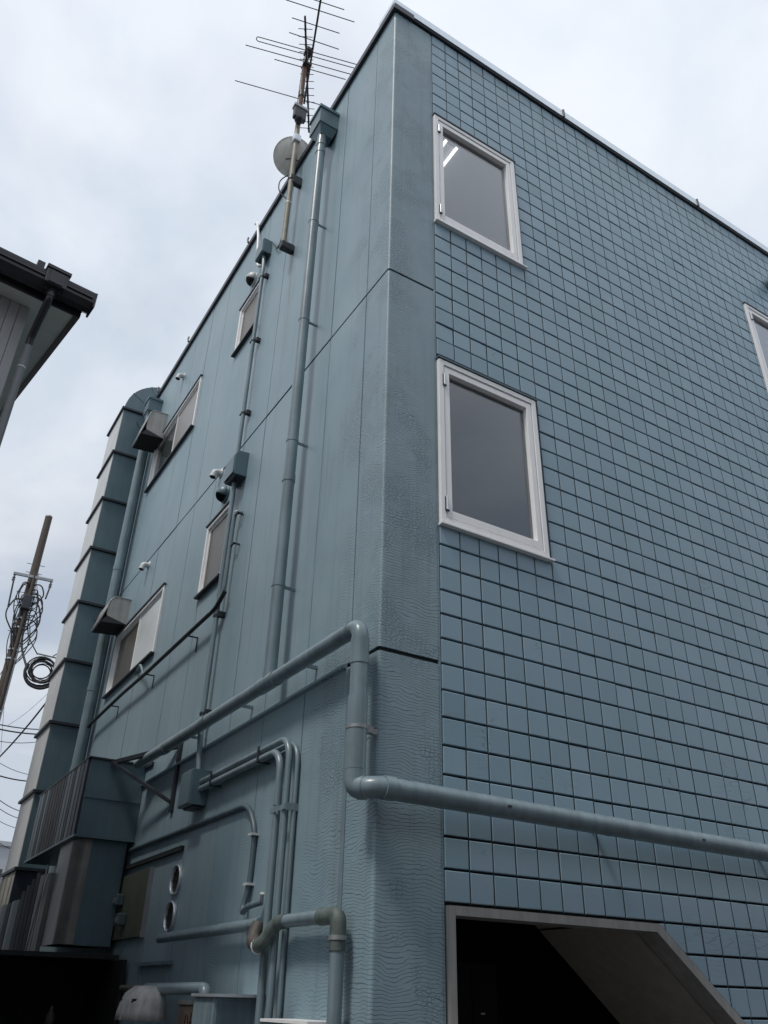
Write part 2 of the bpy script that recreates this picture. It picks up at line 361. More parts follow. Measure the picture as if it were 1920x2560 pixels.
for y in JY[:-1]:
    for k, (z0, z1) in enumerate(SEAM):
        w = [v for (a, b), v in WINS.items() if b == k and (abs(JY[a]-y) < 0.01 or abs(JY[a+1]-y) < 0.01)]
        sp = [(z0, z1)] if not w else [(z0, w[0][0]-0.003), (w[0][1]+0.003, z1)]
        for a, b in sp: box(0.014, 0.085, y-0.0054, y+0.0054, a, b).build('joint_filler', 'groove', B)
# drip ledge over the ground floor
MB().prism([(0.004, 3.272), (-0.028, 3.278), (-0.028, 3.296), (0.004, 3.310)], 'y', 0.36, 4.4).build('drip_ledge', 'wall', B)
# tiled front: backing wall with the openings, then the tiles
front = MB()
for poly in ([(0.426, 8.545), (XE, 8.545), (XE, ZT-0.03), (0.426, ZT-0.03)], [(1.352, 7.09), (4.728, 7.09), (4.728, 8.545), (1.352, 8.545)], [(5.652, 7.09), (XE, 7.09), (XE, 8.545), (5.652, 8.545)],
             [(0.426, 5.625), (XE, 5.625), (XE, 7.09), (0.426, 7.09)], [(1.342, 4.21), (XE, 4.21), (XE, 5.625), (1.342, 5.625)], [(0.426, 2.02), (XE, 2.02), (XE, 4.21), (0.426, 4.21)],
             [(1.945, 2.02), (XE, 2.02), (XE, 0), (4.47, 0)]):
    front.prism(poly, 'y', 0.030, 0.15)
FR = front.build('tiled_front', 'black', B)
OPEN = [(0.428, 1.352, 7.10, 8.52), (4.725, 5.655, 7.10, 8.52), (0.428, 1.345, 4.25, 5.62)]
PX = 0.1575
ZR = [2.03+0.1578*k for k in range(-12, 27)] + [6.29+0.1607*j for j in range(0, 23)]
ZR[-1] = 9.822
def tile_mesh(mb, poly, d, tilt=(0, 0)):
    """one tile: chamfered slab, outline poly (x,z), front face at y=d"""
    c = 0.0035; cx = sum(p[0] for p in poly)/len(poly); cz = sum(p[1] for p in poly)/len(poly)
    k = len(poly); ins = []
    for p in poly:
        dx, dz = cx-p[0], cz-p[1]; ins.append((p[0]+math.copysign(min(c, abs(dx)*0.5), dx), p[1]+math.copysign(min(c, abs(dz)*0.5), dz)))
    ta, tb = tilt
    vs = [(p[0], 0.0305, p[1]) for p in poly]+[(p[0], d+c*0.7+ta*(p[0]-cx)+tb*(p[1]-cz), p[1]) for p in poly]+[(p[0], d+ta*(p[0]-cx)+tb*(p[1]-cz), p[1]) for p in ins]
    fs = [tuple(range(2*k, 3*k))]
    for i in range(k):
        q = (i+1) % k; fs += [(i, q, k+q, k+i), (k+i, k+q, 2*k+q, 2*k+i)]
    mb.add(vs, fs)
def clip_diag(poly):
    # keep the side right of and above the slanted doorway edge (through (1.945,2.02), 1.25 across per metre down)
    f = lambda p: (p[0]-1.965)-(2.02-p[1])*1.25
    o = []
    for i, p in enumerate(poly):
        q = poly[(i+1) % len(poly)]; a, b = f(p), f(q)
        if a >= 0: o.append(p)
        if a*b < 0: t = a/(a-b); o.append((p[0]+(q[0]-p[0])*t, p[1]+(q[1]-p[1])*t))
    return o
tiles = []
camv = Vector((-2.208, -3.69, 1.6))
for k in range(len(ZR)-1):
    for i in range(54):
        x0, x1 = 0.43+PX*i+0.0045, 0.43+PX*(i+1)-0.0045; z0, z1 = ZR[k]+0.0068, ZR[k+1]-0.0068
        if i == 0: x0 = 0.431
        drop = False
        for a, b, c, d in OPEN:
            if x1 > a and x0 < b and z1 > c and z0 < d:
                if x0 < a-0.03: x1 = a-0.004
                elif x1 > b+0.03: x0 = b+0.004
                else: drop = True
        if drop or z1 < 0.1: continue
        poly = [(x0, z0), (x1, z0), (x1, z1), (x0, z1)]
        if z0 < 2.02:
            poly = clip_diag(poly)
            if len(poly) < 3: continue
            ar = abs(sum(poly[q][0]*poly[(q+1) % len(poly)][1]-poly[(q+1) % len(poly)][0]*poly[q][1] for q in range(len(poly))))/2
            if ar < 0.0006: continue
        c = Vector(((x0+x1)/2, 0, (z0+z1)/2)); v = c-camv; dep = v.dot(fw)
        px = v.dot(rt)/dep*2043.6; py = v.dot(up)/dep*2043.6
        vis = abs(px) < 970 and abs(py) < 1290
        size = abs(v.y)/v.length**3 if vis else 0
        tiles.append((size, poly))
tiles.sort(key=lambda t: -t[0])
share = {}
rest = MB()
for idx, (sz, poly) in enumerate(tiles):
    d = random.gauss(0, 0.0008)
    if idx < 300:
        x0 = min(p[0] for p in poly); z0 = min(p[1] for p in poly)
        key = tuple((round(p[0]-x0, 4), round(p[1]-z0, 4)) for p in poly)
        if key not in share:
            mb = MB(); tile_mesh(mb, list(key), 0.0); share[key] = mb.build('tile', 'tile', FR); o = share[key]
        else:
            o = bpy.data.objects.new('tile', share[key].data); COL.objects.link(o); o.parent = FR
        o.location = (x0, d, z0); o.rotation_euler = (random.gauss(0, 0.007), 0, random.gauss(0, 0.007))
    else: tile_mesh(rest, poly, d, (random.gauss(0, 0.008), random.gauss(0, 0.008)))
for i in range(54):
    xj = 0.43+PX*(i+1)
    zz0 = 0.05 if xj > 4.45 else max(0.05, 2.02-(xj-1.965)/1.25)+0.004
    if xj < 1.99: zz0 = 2.03
    spans = [(zz0, 9.79)]
    for a, b, c, d in OPEN:
        if a-0.005 < xj < b+0.005: spans = [q for (e, f) in spans for q in ((e, min(f, c-0.01)), (max(e, d+0.03), f)) if q[1] > q[0]+0.005]
    for a, b in spans: box(xj-0.0044, xj+0.0044, 0.0035, 0.0298, a, b).build('joint_strip', 'jointpaint', FR)
tag(rest.build('tile_field', 'tile', FR), None, None, kind='stuff')

# coping, roof and the inside of the building
cp = MB(); cp.box(-0.035, XE, -0.036, 0.25, 9.850, 9.955)
CF = cp.build('coping', 'coping', B)
box(-0.02, XE, -0.024, 0.15, 9.822, 9.849).build('coping_drip', 'dark', CF)
for x in (2.14, 4.28, 6.4): box(x-0.010, x+0.010, -0.048, 0.02, 9.845, 9.972).build('joint_clip', 'dark', CF, bev=0.004)
CL = box(-0.036, 0.20, -0.0365, YE, 9.806, 9.895).build('coping', 'dark', B, bev=0.006)
for y in (3.42, 5.60, 6.98): MB().tube([(-0.05, y, 9.86), (-0.055, y+0.02, 9.93), (-0.045, y+0.03, 9.98)], 0.012, 8).build('joint_clip', 'dark', CL)
box(0.15, XE, 0.16, YE, 9.60, 9.78).build('roof_slab', 'roofing', B)
box(0.101, XE, 0.151, YE-0.01, 5.98, 6.22).build('floor_slab', 'inner', B); box(0.101, XE, 0.151, YE-0.01, 2.62, 3.22).build('floor_slab', 'inner', B)
box(XE, XE+0.15, 0.016, YE, 0, 9.8).build('rear_wall', 'wall', B); box(0.1, XE, YE-0.009, YE+0.12, 0, 9.8).build('rear_wall', 'wall', B)
for z0, z1 in ((6.22, 9.6), (3.22, 5.98)): box(3.2, 3.3, 0.151, 6.0, z0, z1).build('partition', 'inner', B); box(0.101, 3.2, 2.9, 3.0, z0, z1).build('partition', 'inner', B)
# blinds stopping light from the side
# ceiling light inside the top front room: a lit twin-tube fitting
LF = box(0.77, 0.95, 0.34, 1.25, 8.835, 8.86).build('ceiling_light', 'inner', B)
for x in (0.795, 0.93): MB().tube([(x, 0.30 if x < 0.9 else 0.31, 8.80), (x, 1.2, 8.80)], 0.016, 10).build('lamp_tube', 'lamp', LF)
box(0.101, 3.2, 0.151, 2.9, 8.861, 8.9).build('ceiling', 'inner', B)

def ring(mb, x0, x1, z0, z1, w, ya, yb, wt=None, wb=None):
    wt = w if wt is None else wt; wb = w if wb is None else wb
    mb.box(x0, x0+w, ya, yb, z0, z1); mb.box(x1-w, x1, ya, yb, z0, z1); mb.box(x0+w, x1-w, ya, yb, z1-wt, z1); mb.box(x0+w, x1-w, ya, yb, z0, z0+wb)
    return mb
def casement(x0, x1, z0, z1, label):
    w = tag(ring(MB(), x0, x1, z0, z1, 0.042, -0.022, 0.10).build('window', 'white', B, bev=0.003), label, None)
    ring(MB(), x0+0.048, x1-0.048, z0+0.05, z1-0.052, 0.046, -0.016, 0.05, 0.05, 0.06).build('sash', 'white', w, bev=0.003)
    ring(MB(), x0+0.043, x1-0.043, z0+0.043, z1-0.043, 0.05, 0.0, 0.045).build('gasket', 'dark', w)
    box(x0+0.09, x1-0.09, 0.022, 0.028, z0+0.10, z1-0.10).build('pane', 'glass', w)
    MB().prism([(-0.036, z0-0.016), (-0.036, z0-0.003), (0.02, z0-0.001), (0.02, z0-0.020)], 'x', x0-0.006, x1+0.035).build('sill', 'white', w)
    MB().prism([(-0.03, z1+0.008), (-0.03, z1+0.018), (0.02, z1+0.034), (0.02, z1+0.003)], 'x', x0-0.008, x1+0.02).build('drip_hood', 'ductdark', w)
    for z in (z0+0.15, z1-0.18):
        h = MB().tube([(x0+0.045, -0.026, z-0.05), (x0+0.045, -0.026, z+0.05)], 0.008, 8).build('hinge', 'alu', w)
        MB().box(x0+0.030, x0+0.037, -0.0235, -0.020, z-0.055, z+0.05).box(x0+0.032, x0+0.058, -0.034, -0.0225, z-0.062, z-0.051).build('hinge_plate', 'dark', w)
    # trim strip to the right of the frame
    box(x1+0.002, x1+0.018, -0.006, 0.015, z0-0.02, z1+0.02).build('side_trim', 'wall', w)
    return w
casement(0.43, 1.35, 7.10, 8.51, 'upper casement window with lit lamp tubes behind the glass')
casement(0.43, 1.34, 4.235, 5.605, 'middle casement window beside the corner')
casement(4.73, 5.65, 7.10, 8.51, 'casement window cut by the right edge of the picture')

def side_window(y0, y1, z0, z1, panes, label):
    mb = MB(); w = 0.034
    mb.box(-0.018, 0.08, y0, y0+w, z0, z1); mb.box(-0.018, 0.08, y1-w, y1, z0, z1); mb.box(-0.018, 0.08, y0+w, y1-w, z1-w, z1); mb.box(-0.018, 0.08, y0+w, y1-w, z0, z0+w)
    o = tag(mb.build('window', 'white', B, bev=0.003), label, None)
    nP = len(panes); L = (y1-y0-2*w)/nP
    for i, m in enumerate(panes):
        a = y0+w+L*i; b = a+L; dx = 0.006 if i % 2 == 0 else 0.026
        s2 = MB(); q = 0.026
        s2.box(dx, dx+0.02, a+0.001, a+q, z0+w+0.001, z1-w-0.001); s2.box(dx, dx+0.02, b-q, b-0.001, z0+w+0.001, z1-w-0.001)
        s2.box(dx, dx+0.02, a+q, b-q, z1-w-q, z1-w-0.001); s2.box(dx, dx+0.02, a+q, b-q, z0+w+0.001, z0+w+q)
        s2.build('sash', 'white', o); box(dx+0.008, dx+0.014, a+q+0.001, b-q-0.001, z0+w+q+0.001, z1-w-q-0.001).build('pane', m, o)
    box(-0.045, 0.0, y0-0.015, y1+0.015, z0-0.020, z0-0.003).build('sill', 'dark', o); box(-0.032, 0.0, y0-0.015, y1+0.015, z1+0.003, z1+0.018).build('drip_hood', 'dark', o)
    return o
side_window(2.806, 3.414, 7.975, 8.685, ['dullpane'], 'small top-floor side window behind the conduit')
side_window(4.672, 6.543, 7.76, 8.565, ['palepane', 'darkpane'], 'wide top-floor sliding window of the side wall')
side_window(2.806, 3.414, 4.905, 5.675, ['dullpane'], 'small first-floor side window behind the conduits')
side_window(4.672, 6.543, 4.75, 5.545, ['whitepane', 'dullpane'], 'wide first-floor sliding window of the side wall')

# doorway with the slanted corner
D0 = MB()
D0.box(0.436, 0.478, -0.016, 0.14, 0, 2.018)
D0.prism([(0.479, 1.975), (1.915, 1.975), (1.945, 2.019), (0.479, 2.019)], 'y', -0.016, 0.14)
D0.prism([(1.9155, 1.974), (1.9455, 2.0185), (4.47, 0.0), (4.40, 0.0)], 'y', -0.015, 0.13)
DW = D0.build('doorway_frame', 'jamb', B)
D1 = MB(); D1.prism([(1.62, 2.215), (4.4, -0.01), (4.55, -0.01), (1.70, 2.30)], 'y', 0.152, 0.94)
ST = D1.build('stair_underside', 'stair', DW)
u = Vector((1.25, 0, -1)).normalized()
MB().obox((1.62+0.30*0.78, 0, 2.215-0.30*0.625), (u.x, 0, u.z), (0, 1, 0), (-u.z*-1, 0, u.x), -0.005, 0.005, 0.153, 0.939, -0.004, 0.004).build('board_joint', 'black', ST)
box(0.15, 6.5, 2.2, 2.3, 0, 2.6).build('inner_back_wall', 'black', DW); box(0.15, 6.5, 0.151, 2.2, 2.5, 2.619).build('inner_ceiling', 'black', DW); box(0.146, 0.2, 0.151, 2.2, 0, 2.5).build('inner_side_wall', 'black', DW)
IN = box(1.58, 1.92, 1.49, 1.52, 0, 1.84).build('inner_door', 'dark_void', DW, bev=0.004)
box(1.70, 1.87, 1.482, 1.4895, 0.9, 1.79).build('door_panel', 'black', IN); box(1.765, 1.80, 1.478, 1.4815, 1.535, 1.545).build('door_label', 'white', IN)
box(1.0, 1.50, 1.49, 1.53, 0, 1.84).build('inner_panel', 'dark_void', DW)

# ------------------------------------------------------------------ rain and waste pipes
def bracket(parent, x, y, z, r):
    return MB().box(x+r*0.8, 0.0, y-0.006, y+0.006, z-0.010, z+0.010).tube([(x, y, z-0.012), (x, y, z+0.012)], r+0.0035, 18).build('bracket', 'pipe', parent)
DP = thing('downpipe', 'thick blue-grey downpipe in front of the drain pipe, nearest the corner', 'downpipe', (-0.13, 1.19, 3.4), 'rain downpipes of the building')
MB().tube([(-0.13, 1.19, 3.40), (-0.13, 1.19, 9.22)], 0.046, 24).build('pipe', 'pipe', DP)
for z in (5.02, 8.98, 9.10): MB().tube([(-0.13, 1.19, z-0.035), (-0.13, 1.19, z+0.03)], 0.0505, 24).build('coupling', 'pipe', DP)
for z in (7.92, 6.66, 5.37, 4.11): bracket(DP, -0.13, 1.19, z, 0.046)
def rain_head(parent, y0, y1, x0, z0, z1):
    h = MB(); ym = (y0+y1)/2; xm = x0*0.6
    h.box(x0, 0.0, y0, y1, z0, z1)
    vs = [(x0+0.012, y0+0.012, z0-0.001), (-0.004, y0+0.012, z0-0.001), (-0.004, y1-0.012, z0-0.001), (x0+0.012, y1-0.012, z0-0.001),
          (x0+0.05, ym-0.06, z0-0.10), (-0.03, ym-0.06, z0-0.10), (-0.03, ym+0.06, z0-0.10), (x0+0.05, ym+0.06, z0-0.10)]
    h.add(vs, [(0, 1, 5, 4), (1, 2, 6, 5), (2, 3, 7, 6), (3, 0, 4, 7), (4, 5, 6, 7)])
    o = h.build('rainwater_head', 'duct', parent, bev=0.003)
    box(x0-0.014, 0.0, y0-0.014, y1+0.014, z1-0.03, z1+0.012).build('rim', 'duct', o, bev=0.003)
    return o
rain_head(DP, 1.085, 1.325, -0.215, 9.31, 9.56)
D2 = thing('downpipe', 'distant downpipe between the square duct and the hooded vents', 'downpipe', (-0.13, 6.8, 2.6), 'rain downpipes of the building')
MB().tube([(-0.13, 6.8, 2.6), (-0.13, 6.8, 9.2)], 0.058, 20).build('pipe', 'pipe', D2)
for z in (8.7, 6.6, 4.9, 3.9): MB().tube([(-0.13, 6.8, z-0.03), (-0.13, 6.8, z+0.03)], 0.063, 20).build('coupling', 'pipe', D2)
rain_head(D2, 6.69, 6.93, -0.21, 9.26, 9.50)
tag(MB().tube([(-0.05, 6.92, 2.9), (-0.05, 6.92, 8.95)], 0.032, 14).build('thin_pipe', 'pipe', loc=(-0.05, 6.92, 2.9)), 'slim vertical pipe beside the distant downpipe', 'pipe')

DR = thing('drain_pipe', 'fat blue-grey drain pipe wrapping the corner, elbowed twice', 'drain pipe', (-0.13, -0.017, 2.5))
ez = 2.507
MB().tube([(-0.13, 4.05, 3.43), (-0.13, -0.017, 3.388), (-0.13, -0.017, 2.66)], 0.047, 28, bend=0.085, nb=10).build('upper_run', 'pipe', DR)
MB().tube([(-0.13, -0.017, 3.16), (-0.13, -0.017, 3.305)], 0.051, 28).tube([(-0.13, 0.10, 3.389), (-0.13, 0.075, 3.389)], 0.0505, 28).build('elbow_socket', 'pipe', DR)
MB().tube([(-0.13, -0.017, 2.60), (-0.13, -0.017, 2.98)], 0.0525, 28).build('sleeve', 'pipe', DR)
MB().tube([(-0.13, -0.017, 2.598), (-0.13, -0.017, ez), (-0.062, -0.128, ez), (8.9, -0.128, ez-0.076)], 0.054, 28, bend=0.062, nb=9).build('lower_run', 'pipe', DR)
MB().tube([(-0.035, -0.128, ez), (0.03, -0.128, ez)], 0.0585, 28).build('elbow_socket', 'pipe', DR)
MB().tube([(-0.118, -0.036, ez+0.002), (-0.098, -0.068, ez)], 0.0575, 28).build('elbow_ring', 'pipe', DR)
MB().tube([(-0.13, 1.07, 3.40), (-0.13, 1.33, 3.402)], 0.0525, 24).tube([(-0.13, 1.19, 3.41), (-0.13, 1.19, 3.485)], 0.050, 24).build('tee_joint', 'pipe', DR)
for y in (2.35, 3.3): MB().tube([(-0.13, y-0.05, 3.415), (-0.13, y+0.05, 3.415)], 0.051, 24).build('coupling', 'pipe', DR)
cl = MB(); cl.tube([(-0.13, -0.017, 2.805), (-0.13, -0.017, 2.822)], 0.0555, 24); cl.box(-0.075, -0.002, -0.012, 0.012, 2.800, 2.828); cl.box(-0.085, -0.045, -0.04, -0.022, 2.795, 2.83)
cl.build('pipe_clamp', 'galv', DR)
for x in (0.72, 2.24, 3.9): MB().box(x-0.006, x+0.02, -0.186, -0.10, ez-0.0085*x-0.004, ez-0.0085*x+0.006).build('clip_screw', 'dark', DR)
for x in (1.5, 3.0, 4.6): MB().box(x-0.012, x+0.012, -0.10, 0.0, ez-0.013*x-0.01, ez-0.013*x+0.01).tube([(x-0.012, -0.128, ez-0.0085*x), (x+0.012, -0.128, ez-0.0085*x)], 0.0565, 20).build('wall_bracket', 'pipe', DR)
for y in (0.75, 1.75, 2.75): MB().box(-0.09, 0.0, y-0.010, y+0.010, 3.385, 3.405).build('wall_bracket', 'pipe', DR)

# ------------------------------------------------------------------ conduits, boxes and vents of the side wall
def conduit(name, label, path, r, mat='pipe', bend=0.06, cat='conduit', group=None, seg=12):
    return tag(MB().tube(path, r, seg, bend=bend).build(name, mat, loc=path[-1]), label, cat, group)
G = 'conduits on the side wall'
def jbox(x, y0, y1, z0, z1, label, bow=0.0):
    t = thing('junction_box', label, 'junction box', (0, (y0+y1)/2, z0), 'painted junction boxes')
    mb = MB()
    if bow:
        pr = [(0.0, z0), (-x*0.92, z0), (-x, z0+0.03), (-x, z1-0.06), (-x*0.8, z1-0.01), (0.0, z1)]
        mb.prism([(p[0], p[1]) for p in pr], 'y', y0, y1)
    else: mb.box(-x, 0, y0, y1, z0, z1)
    mb.build('housing', 'duct', t, bev=0.004)
    box(-x-0.006, -x, y0+0.008, y1-0.008, z0+0.008, z1-(0.07 if bow else 0.008)).build('cover', 'duct', t, bev=0.002)
    MB().box(-x*0.7, -0.02, y0+0.02, y1-0.02, z0-0.012, z0).build('gland_plate', 'dark', t)
    return t
jbox(0.11, 2.63, 2.84, 8.93, 9.14, 'small painted junction box just under the roof edge', 0)
jbox(0.135, 2.50, 2.74, 5.80, 6.075, 'painted junction box at the first-floor seam with rounded top', 1)
jbox(0.14, 2.45, 2.70, 2.825, 3.085, 'painted junction box on the ground floor where bent conduits start', 0)
CV = thing('conduit', 'vertical conduit dropping from the box under the roof', 'conduit', (-0.06, 2.67, 6.07), G)
MB().tube([(-0.06, 2.70, 8.92), (-0.06, 2.665, 8.7), (-0.06, 2.665, 6.07)], 0.021, 14, bend=0.1).build('pipe', 'pipe', CV)
for z in (8.56, 7.60, 6.63): MB().box(-0.05, 0.0, 2.60, 2.645, z-0.03, z+0.02).tube([(-0.06, 2.665, z-0.01), (-0.06, 2.665, z+0.01)], 0.027, 14).box(-0.085, -0.06, 2.69, 2.715, z-0.006, z+0.006).build('clamp', 'dark', CV, bev=0.003)
CW = thing('conduit', 'vertical conduit between the two lower junction boxes', 'conduit', (-0.06, 2.645, 3.08), G)
MB().tube([(-0.06, 2.645, 5.80), (-0.06, 2.64, 4.5), (-0.06, 2.64, 3.43), (-0.06, 2.56, 3.08)], 0.022, 14, bend=0.08).build('pipe', 'pipe', CW)
for z in (4.42, 3.56): MB().box(-0.06, 0.0, 2.585, 2.625, z-0.02, z+0.03).tube([(-0.06, 2.64, z-0.012), (-0.06, 2.64, z+0.012)], 0.029, 14).build('clamp', 'dark', CW, bev=0.003)
CX = thing('conduit', 'conduit with hooked top running beside the small first-floor window', 'conduit', (-0.06, 2.53, 4.5), G)
MB().tube([(0.0, 2.49, 5.40), (-0.055, 2.515, 5.41), (-0.06, 2.525, 5.3), (-0.06, 2.54, 4.62), (-0.085, 2.60, 4.49), (-0.085, 2.75, 4.475)], 0.019, 12, bend=0.06).build('pipe', 'pipe', CX)
for z in (5.36, 5.05): MB().box(-0.06, 0.0, 2.44, 2.455, z-0.006, z+0.006).box(-0.066, -0.05, 2.44, 2.52, z-0.006, z+0.006).build('clamp', 'dark', CX)
CY = thing('cable_run', 'black cable strung on brackets below the first-floor windows', 'cable', (-0.085, 2.6, 4.45))
MB().tube([(-0.06, 2.50, 4.60), (-0.085, 2.62, 4.475), (-0.085, 4.5, 4.455), (-0.085, 5.4, 4.465), (-0.085, 6.68, 4.44), (-0.10, 6.72, 4.40)], 0.019, 10, bend=0.08).build('cable', 'cable', CY)
for y in (3.25, 4.5, 5.78): MB().box(-0.09, 0.0, y-0.005, y+0.005, 4.428, 4.440).box(-0.008, 0.0, y-0.008, y+0.008, 4.30, 4.44).build('bracket', 'dark', CY)
conduit('conduit', 'slack cable loop under the wide first-floor window', [(-0.085, 4.62, 4.46), (-0.10, 4.75, 4.62), (-0.05, 5.05, 4.66), (0.0, 5.25, 4.69)], 0.013, 'pipe', 0.15, 'cable')
def dome_vent(y, z, r, label, mat):
    t = thing('dome_vent', label, 'vent', (0, y, z), 'round hooded vents on the side wall')
    m = MB(); prof = [(r*math.cos(R(a)), r*0.95*math.sin(R(a))) for a in (0, 15, 30, 45, 60, 75, 88)]
    # hood: half dome open below
    vs = []; seg = 16
    for rr, h in prof:
        for k in range(seg+1):
            an = R(-35)+(R(250))*k/seg
            vs.append((-0.02-h*1.0, y+rr*math.cos(an), z+rr*math.sin(an)))
    fs = [(i*(seg+1)+k, i*(seg+1)+k+1, (i+1)*(seg+1)+k+1, (i+1)*(seg+1)+k) for i in range(len(prof)-1) for k in range(seg)]
    m.add(vs, fs, True); hd = m.build('hood', mat, t); sd = hd.modifiers.new('solid', 'SOLIDIFY'); sd.thickness = 0.004
    MB().lathe((0, y, z), (-1, 0, 0), [(r*1.06, 0.0), (r*1.06, 0.022), (r*0.98, 0.024)], 24).build('flange', mat, t)
    MB().lathe((-0.004, y, z), (-1, 0, 0), [(0.0005, 0.0), (r*0.96, 0.0)], 20).build('throat', 'black', t)
    return t
dome_vent(3.10, 8.93, 0.085, 'pale round hooded vent above the small top-floor side window', 'ductpale')
dome_vent(3.02, 5.87, 0.085, 'blue-grey round hooded vent above the small first-floor side window', 'duct')
def spout(y, z, label, s=1.0, mat='ductpale'):
    t = thing('elbow_vent', label, 'vent', (0, y, z), 'small elbow vents on the side wall')
    MB().tube([(0.0, y, z), (-0.07*s, y, z), (-0.085*s, y, z-0.075*s)], 0.034*s, 14, bend=0.05*s).build('elbow', mat, t)
    MB().lathe((0, y, z), (-1, 0, 0), [(0.055*s, 0), (0.055*s, 0.008), (0.035*s, 0.010)], 18).build('flange', mat, t)
    MB().tube([(-0.085*s, y, z-0.0755*s), (-0.0855*s, y, z-0.078*s)], 0.029*s, 14).build('mouth', 'black', t)
spout(5.66, 9.26, 'small white elbow vent above the wide top-floor window'); spout(5.62, 6.19, 'small white elbow vent on the seam above the wide first-floor window')
spout(3.28, 6.27, 'small elbow vent at the seam left of the rounded junction box')
def hood_vent(y0, y1, z0, z1, d, label):
    t = thing('hooded_vent', label, 'vent', (0, (y0+y1)/2, z0), 'grey kitchen exhaust hoods')
    arc = [(-d*0.52-d*0.30*math.sin(R(a)), z1-(z1-z0)*0.42*(1-math.cos(R(a)))) for a in range(0, 91, 15)]
    pr = [(-0.0, z0+0.04), (-0.0, z1)]+arc+[(-d, z0), (-d+0.02, z0-0.002)]
    th = 0.004
    # two cheeks, a curved shell and a dark opening
    ch = [(0, z0+0.035), (0, z1)]+arc+[(-d*0.82, z0+0.13), (-d*0.78, z0+0.09)]
    MB().prism(ch, 'y', y0, y0+th).build('cheek', 'hood', t); MB().prism(ch, 'y', y1-th, y1).build('cheek', 'hood', t)
    top = [(0, z1)]+arc+[(-d, z0)]
    vs = [(p[0], y0-0.006, p[1]) for p in top]+[(p[0], y1+0.006, p[1]) for p in top]; k = len(top)
    o = MB().add(vs, [(i, i+1, k+i+1, k+i) for i in range(k-1)], True).build('shell', 'hood', t); o.modifiers.new('solid', 'SOLIDIFY').thickness = 0.008
    MB().add([(-d+0.01, y0+0.004, z0+0.005), (0, y0+0.004, z0+0.034), (0, y1-0.004, z0+0.034), (-d+0.01, y1-0.004, z0+0.005)], [(0, 1, 2, 3)]).build('opening', 'black', t)
    MB().add([(-d+0.005, y0, z0+0.004), (-d*0.80, y0, z0+0.10), (0, y0, z0+0.035)], [(0, 1, 2)]).build('skirt', 'dark', t)
    return t
hood_vent(6.18, 6.62, 8.44, 8.90, 0.33, 'grey hooded exhaust vent beside the wide top-floor window')
hood_vent(6.19, 6.63, 5.56, 5.93, 0.33, 'grey hooded exhaust vent beside the wide first-floor window')
conduit('cable', 'white cable hooked over the roof edge beside the small box', [(-0.06, 3.20, 9.98), (-0.07, 3.10, 9.90), (-0.07, 2.98, 9.55), (-0.06, 2.93, 9.05), (-0.04, 2.90, 8.95), (0.0, 2.88, 8.98)], 0.016, 'white', 0.12, 'cable')

# bent conduits of the ground floor
BC = thing('conduit_bundle', 'bundle of three bent conduits turning down the ground-floor wall', 'conduit', (-0.06, 1.0, 0))
MB().tube([(-0.06, 2.46, 2.995), (-0.06, 1.0, 2.995), (-0.06, 0.93, 2.90), (-0.06, 0.93, 0.0)], 0.021, 14, bend=0.16, nb=9).build('pipe', 'pipe', BC)
MB().tube([(-0.062, 2.46, 2.94), (-0.062, 1.12, 2.94), (-0.062, 1.045, 2.85), (-0.062, 1.045, 0.0)], 0.023, 14, bend=0.14, nb=9).build('pipe', 'pipe', BC)
MB().tube([(-0.024, 2.46, 2.965), (-0.024, 0.95, 2.965), (-0.024, 0.885, 2.87), (-0.024, 0.885, 0.0)], 0.014, 12, bend=0.16, nb=9).build('pipe', 'pipe', BC)
for y in (2.2, 1.36): MB().box(-0.088, 0.0, y-0.012, y+0.012, 2.915, 2.925).box(-0.09, -0.084, y-0.012, y+0.012, 2.915, 3.02).build('clamp', 'dark', BC)
MB().box(-0.088, -0.083, 0.875, 1.085, 2.555, 2.585).box(-0.085, 0.0, 0.872, 0.884, 2.55, 2.59).box(-0.092, -0.082, 0.97, 0.985, 2.54, 2.60).build('clamp', 'pipe', BC)
MB().tube([(-0.062, 1.045, 2.60), (-0.062, 1.045, 2.70)], 0.0265, 14).build('coupling', 'pipe', BC)
CB = thing('wall_cable', 'thick dark cable following the ground floor wall and bending down', 'cable', (-0.03, 1.45, 2.0))
MB().tube([(-0.019, 4.25, 2.715), (-0.019, 1.60, 2.70), (-0.019, 1.44, 2.52), (-0.019, 1.45, 2.20), (-0.05, 1.47, 2.03), (-0.08, 1.30, 2.065), (-0.03, 1.22, 2.085)], 0.018, 12, bend=0.10, nb=8).build('cable', 'ductdark', CB)
for z in (2.49, 2.20): MB().box(-0.052, 0.0, 1.415, 1.48, z-0.007, z+0.007).build('clip', 'ductpale', CB)
MB().tube([(-0.03, 1.225, 2.085), (-0.045, 1.19, 2.13)], 0.013, 10).build('cable_end', 'putty', CB)
# shallow boxed panel under that cable
tag(box(-0.012, 0.0, 3.53, 4.25, 2.695, 2.725).build('cover_strip', 'wall', loc=(0, 3.9, 2.7)), 'thin cover strip continuing the dark cable towards the duct box', 'trim')
WP = thing('waste_pipe', 'low waste pipe dodging behind the conduits and dropping near the corner', 'waste pipe', (-0.08, 0.18, 0))
MB().tube([(-0.08, 2.85, 1.955), (-0.08, 1.10, 1.962)], 0.033, 18).build('far_run', 'pipe', WP)
MB().tube([(-0.08, 1.12, 1.960), (-0.12, 1.10, 1.87), (-0.125, 1.0, 1.845)], 0.040, 16, bend=0.05).build('taped_elbow', 'tape', WP)
MB().tube([(-0.125, 1.005, 1.845), (-0.125, 0.95, 1.85), (-0.09, 0.86, 1.955), (-0.08, 0.76, 1.958)], 0.037, 16, bend=0.05).build('elbow', 'pipeold', WP)
MB().tube([(-0.125, 1.012, 1.845), (-0.125, 1.0, 1.845)], 0.0405, 16).build('joint_ring', 'white', WP)
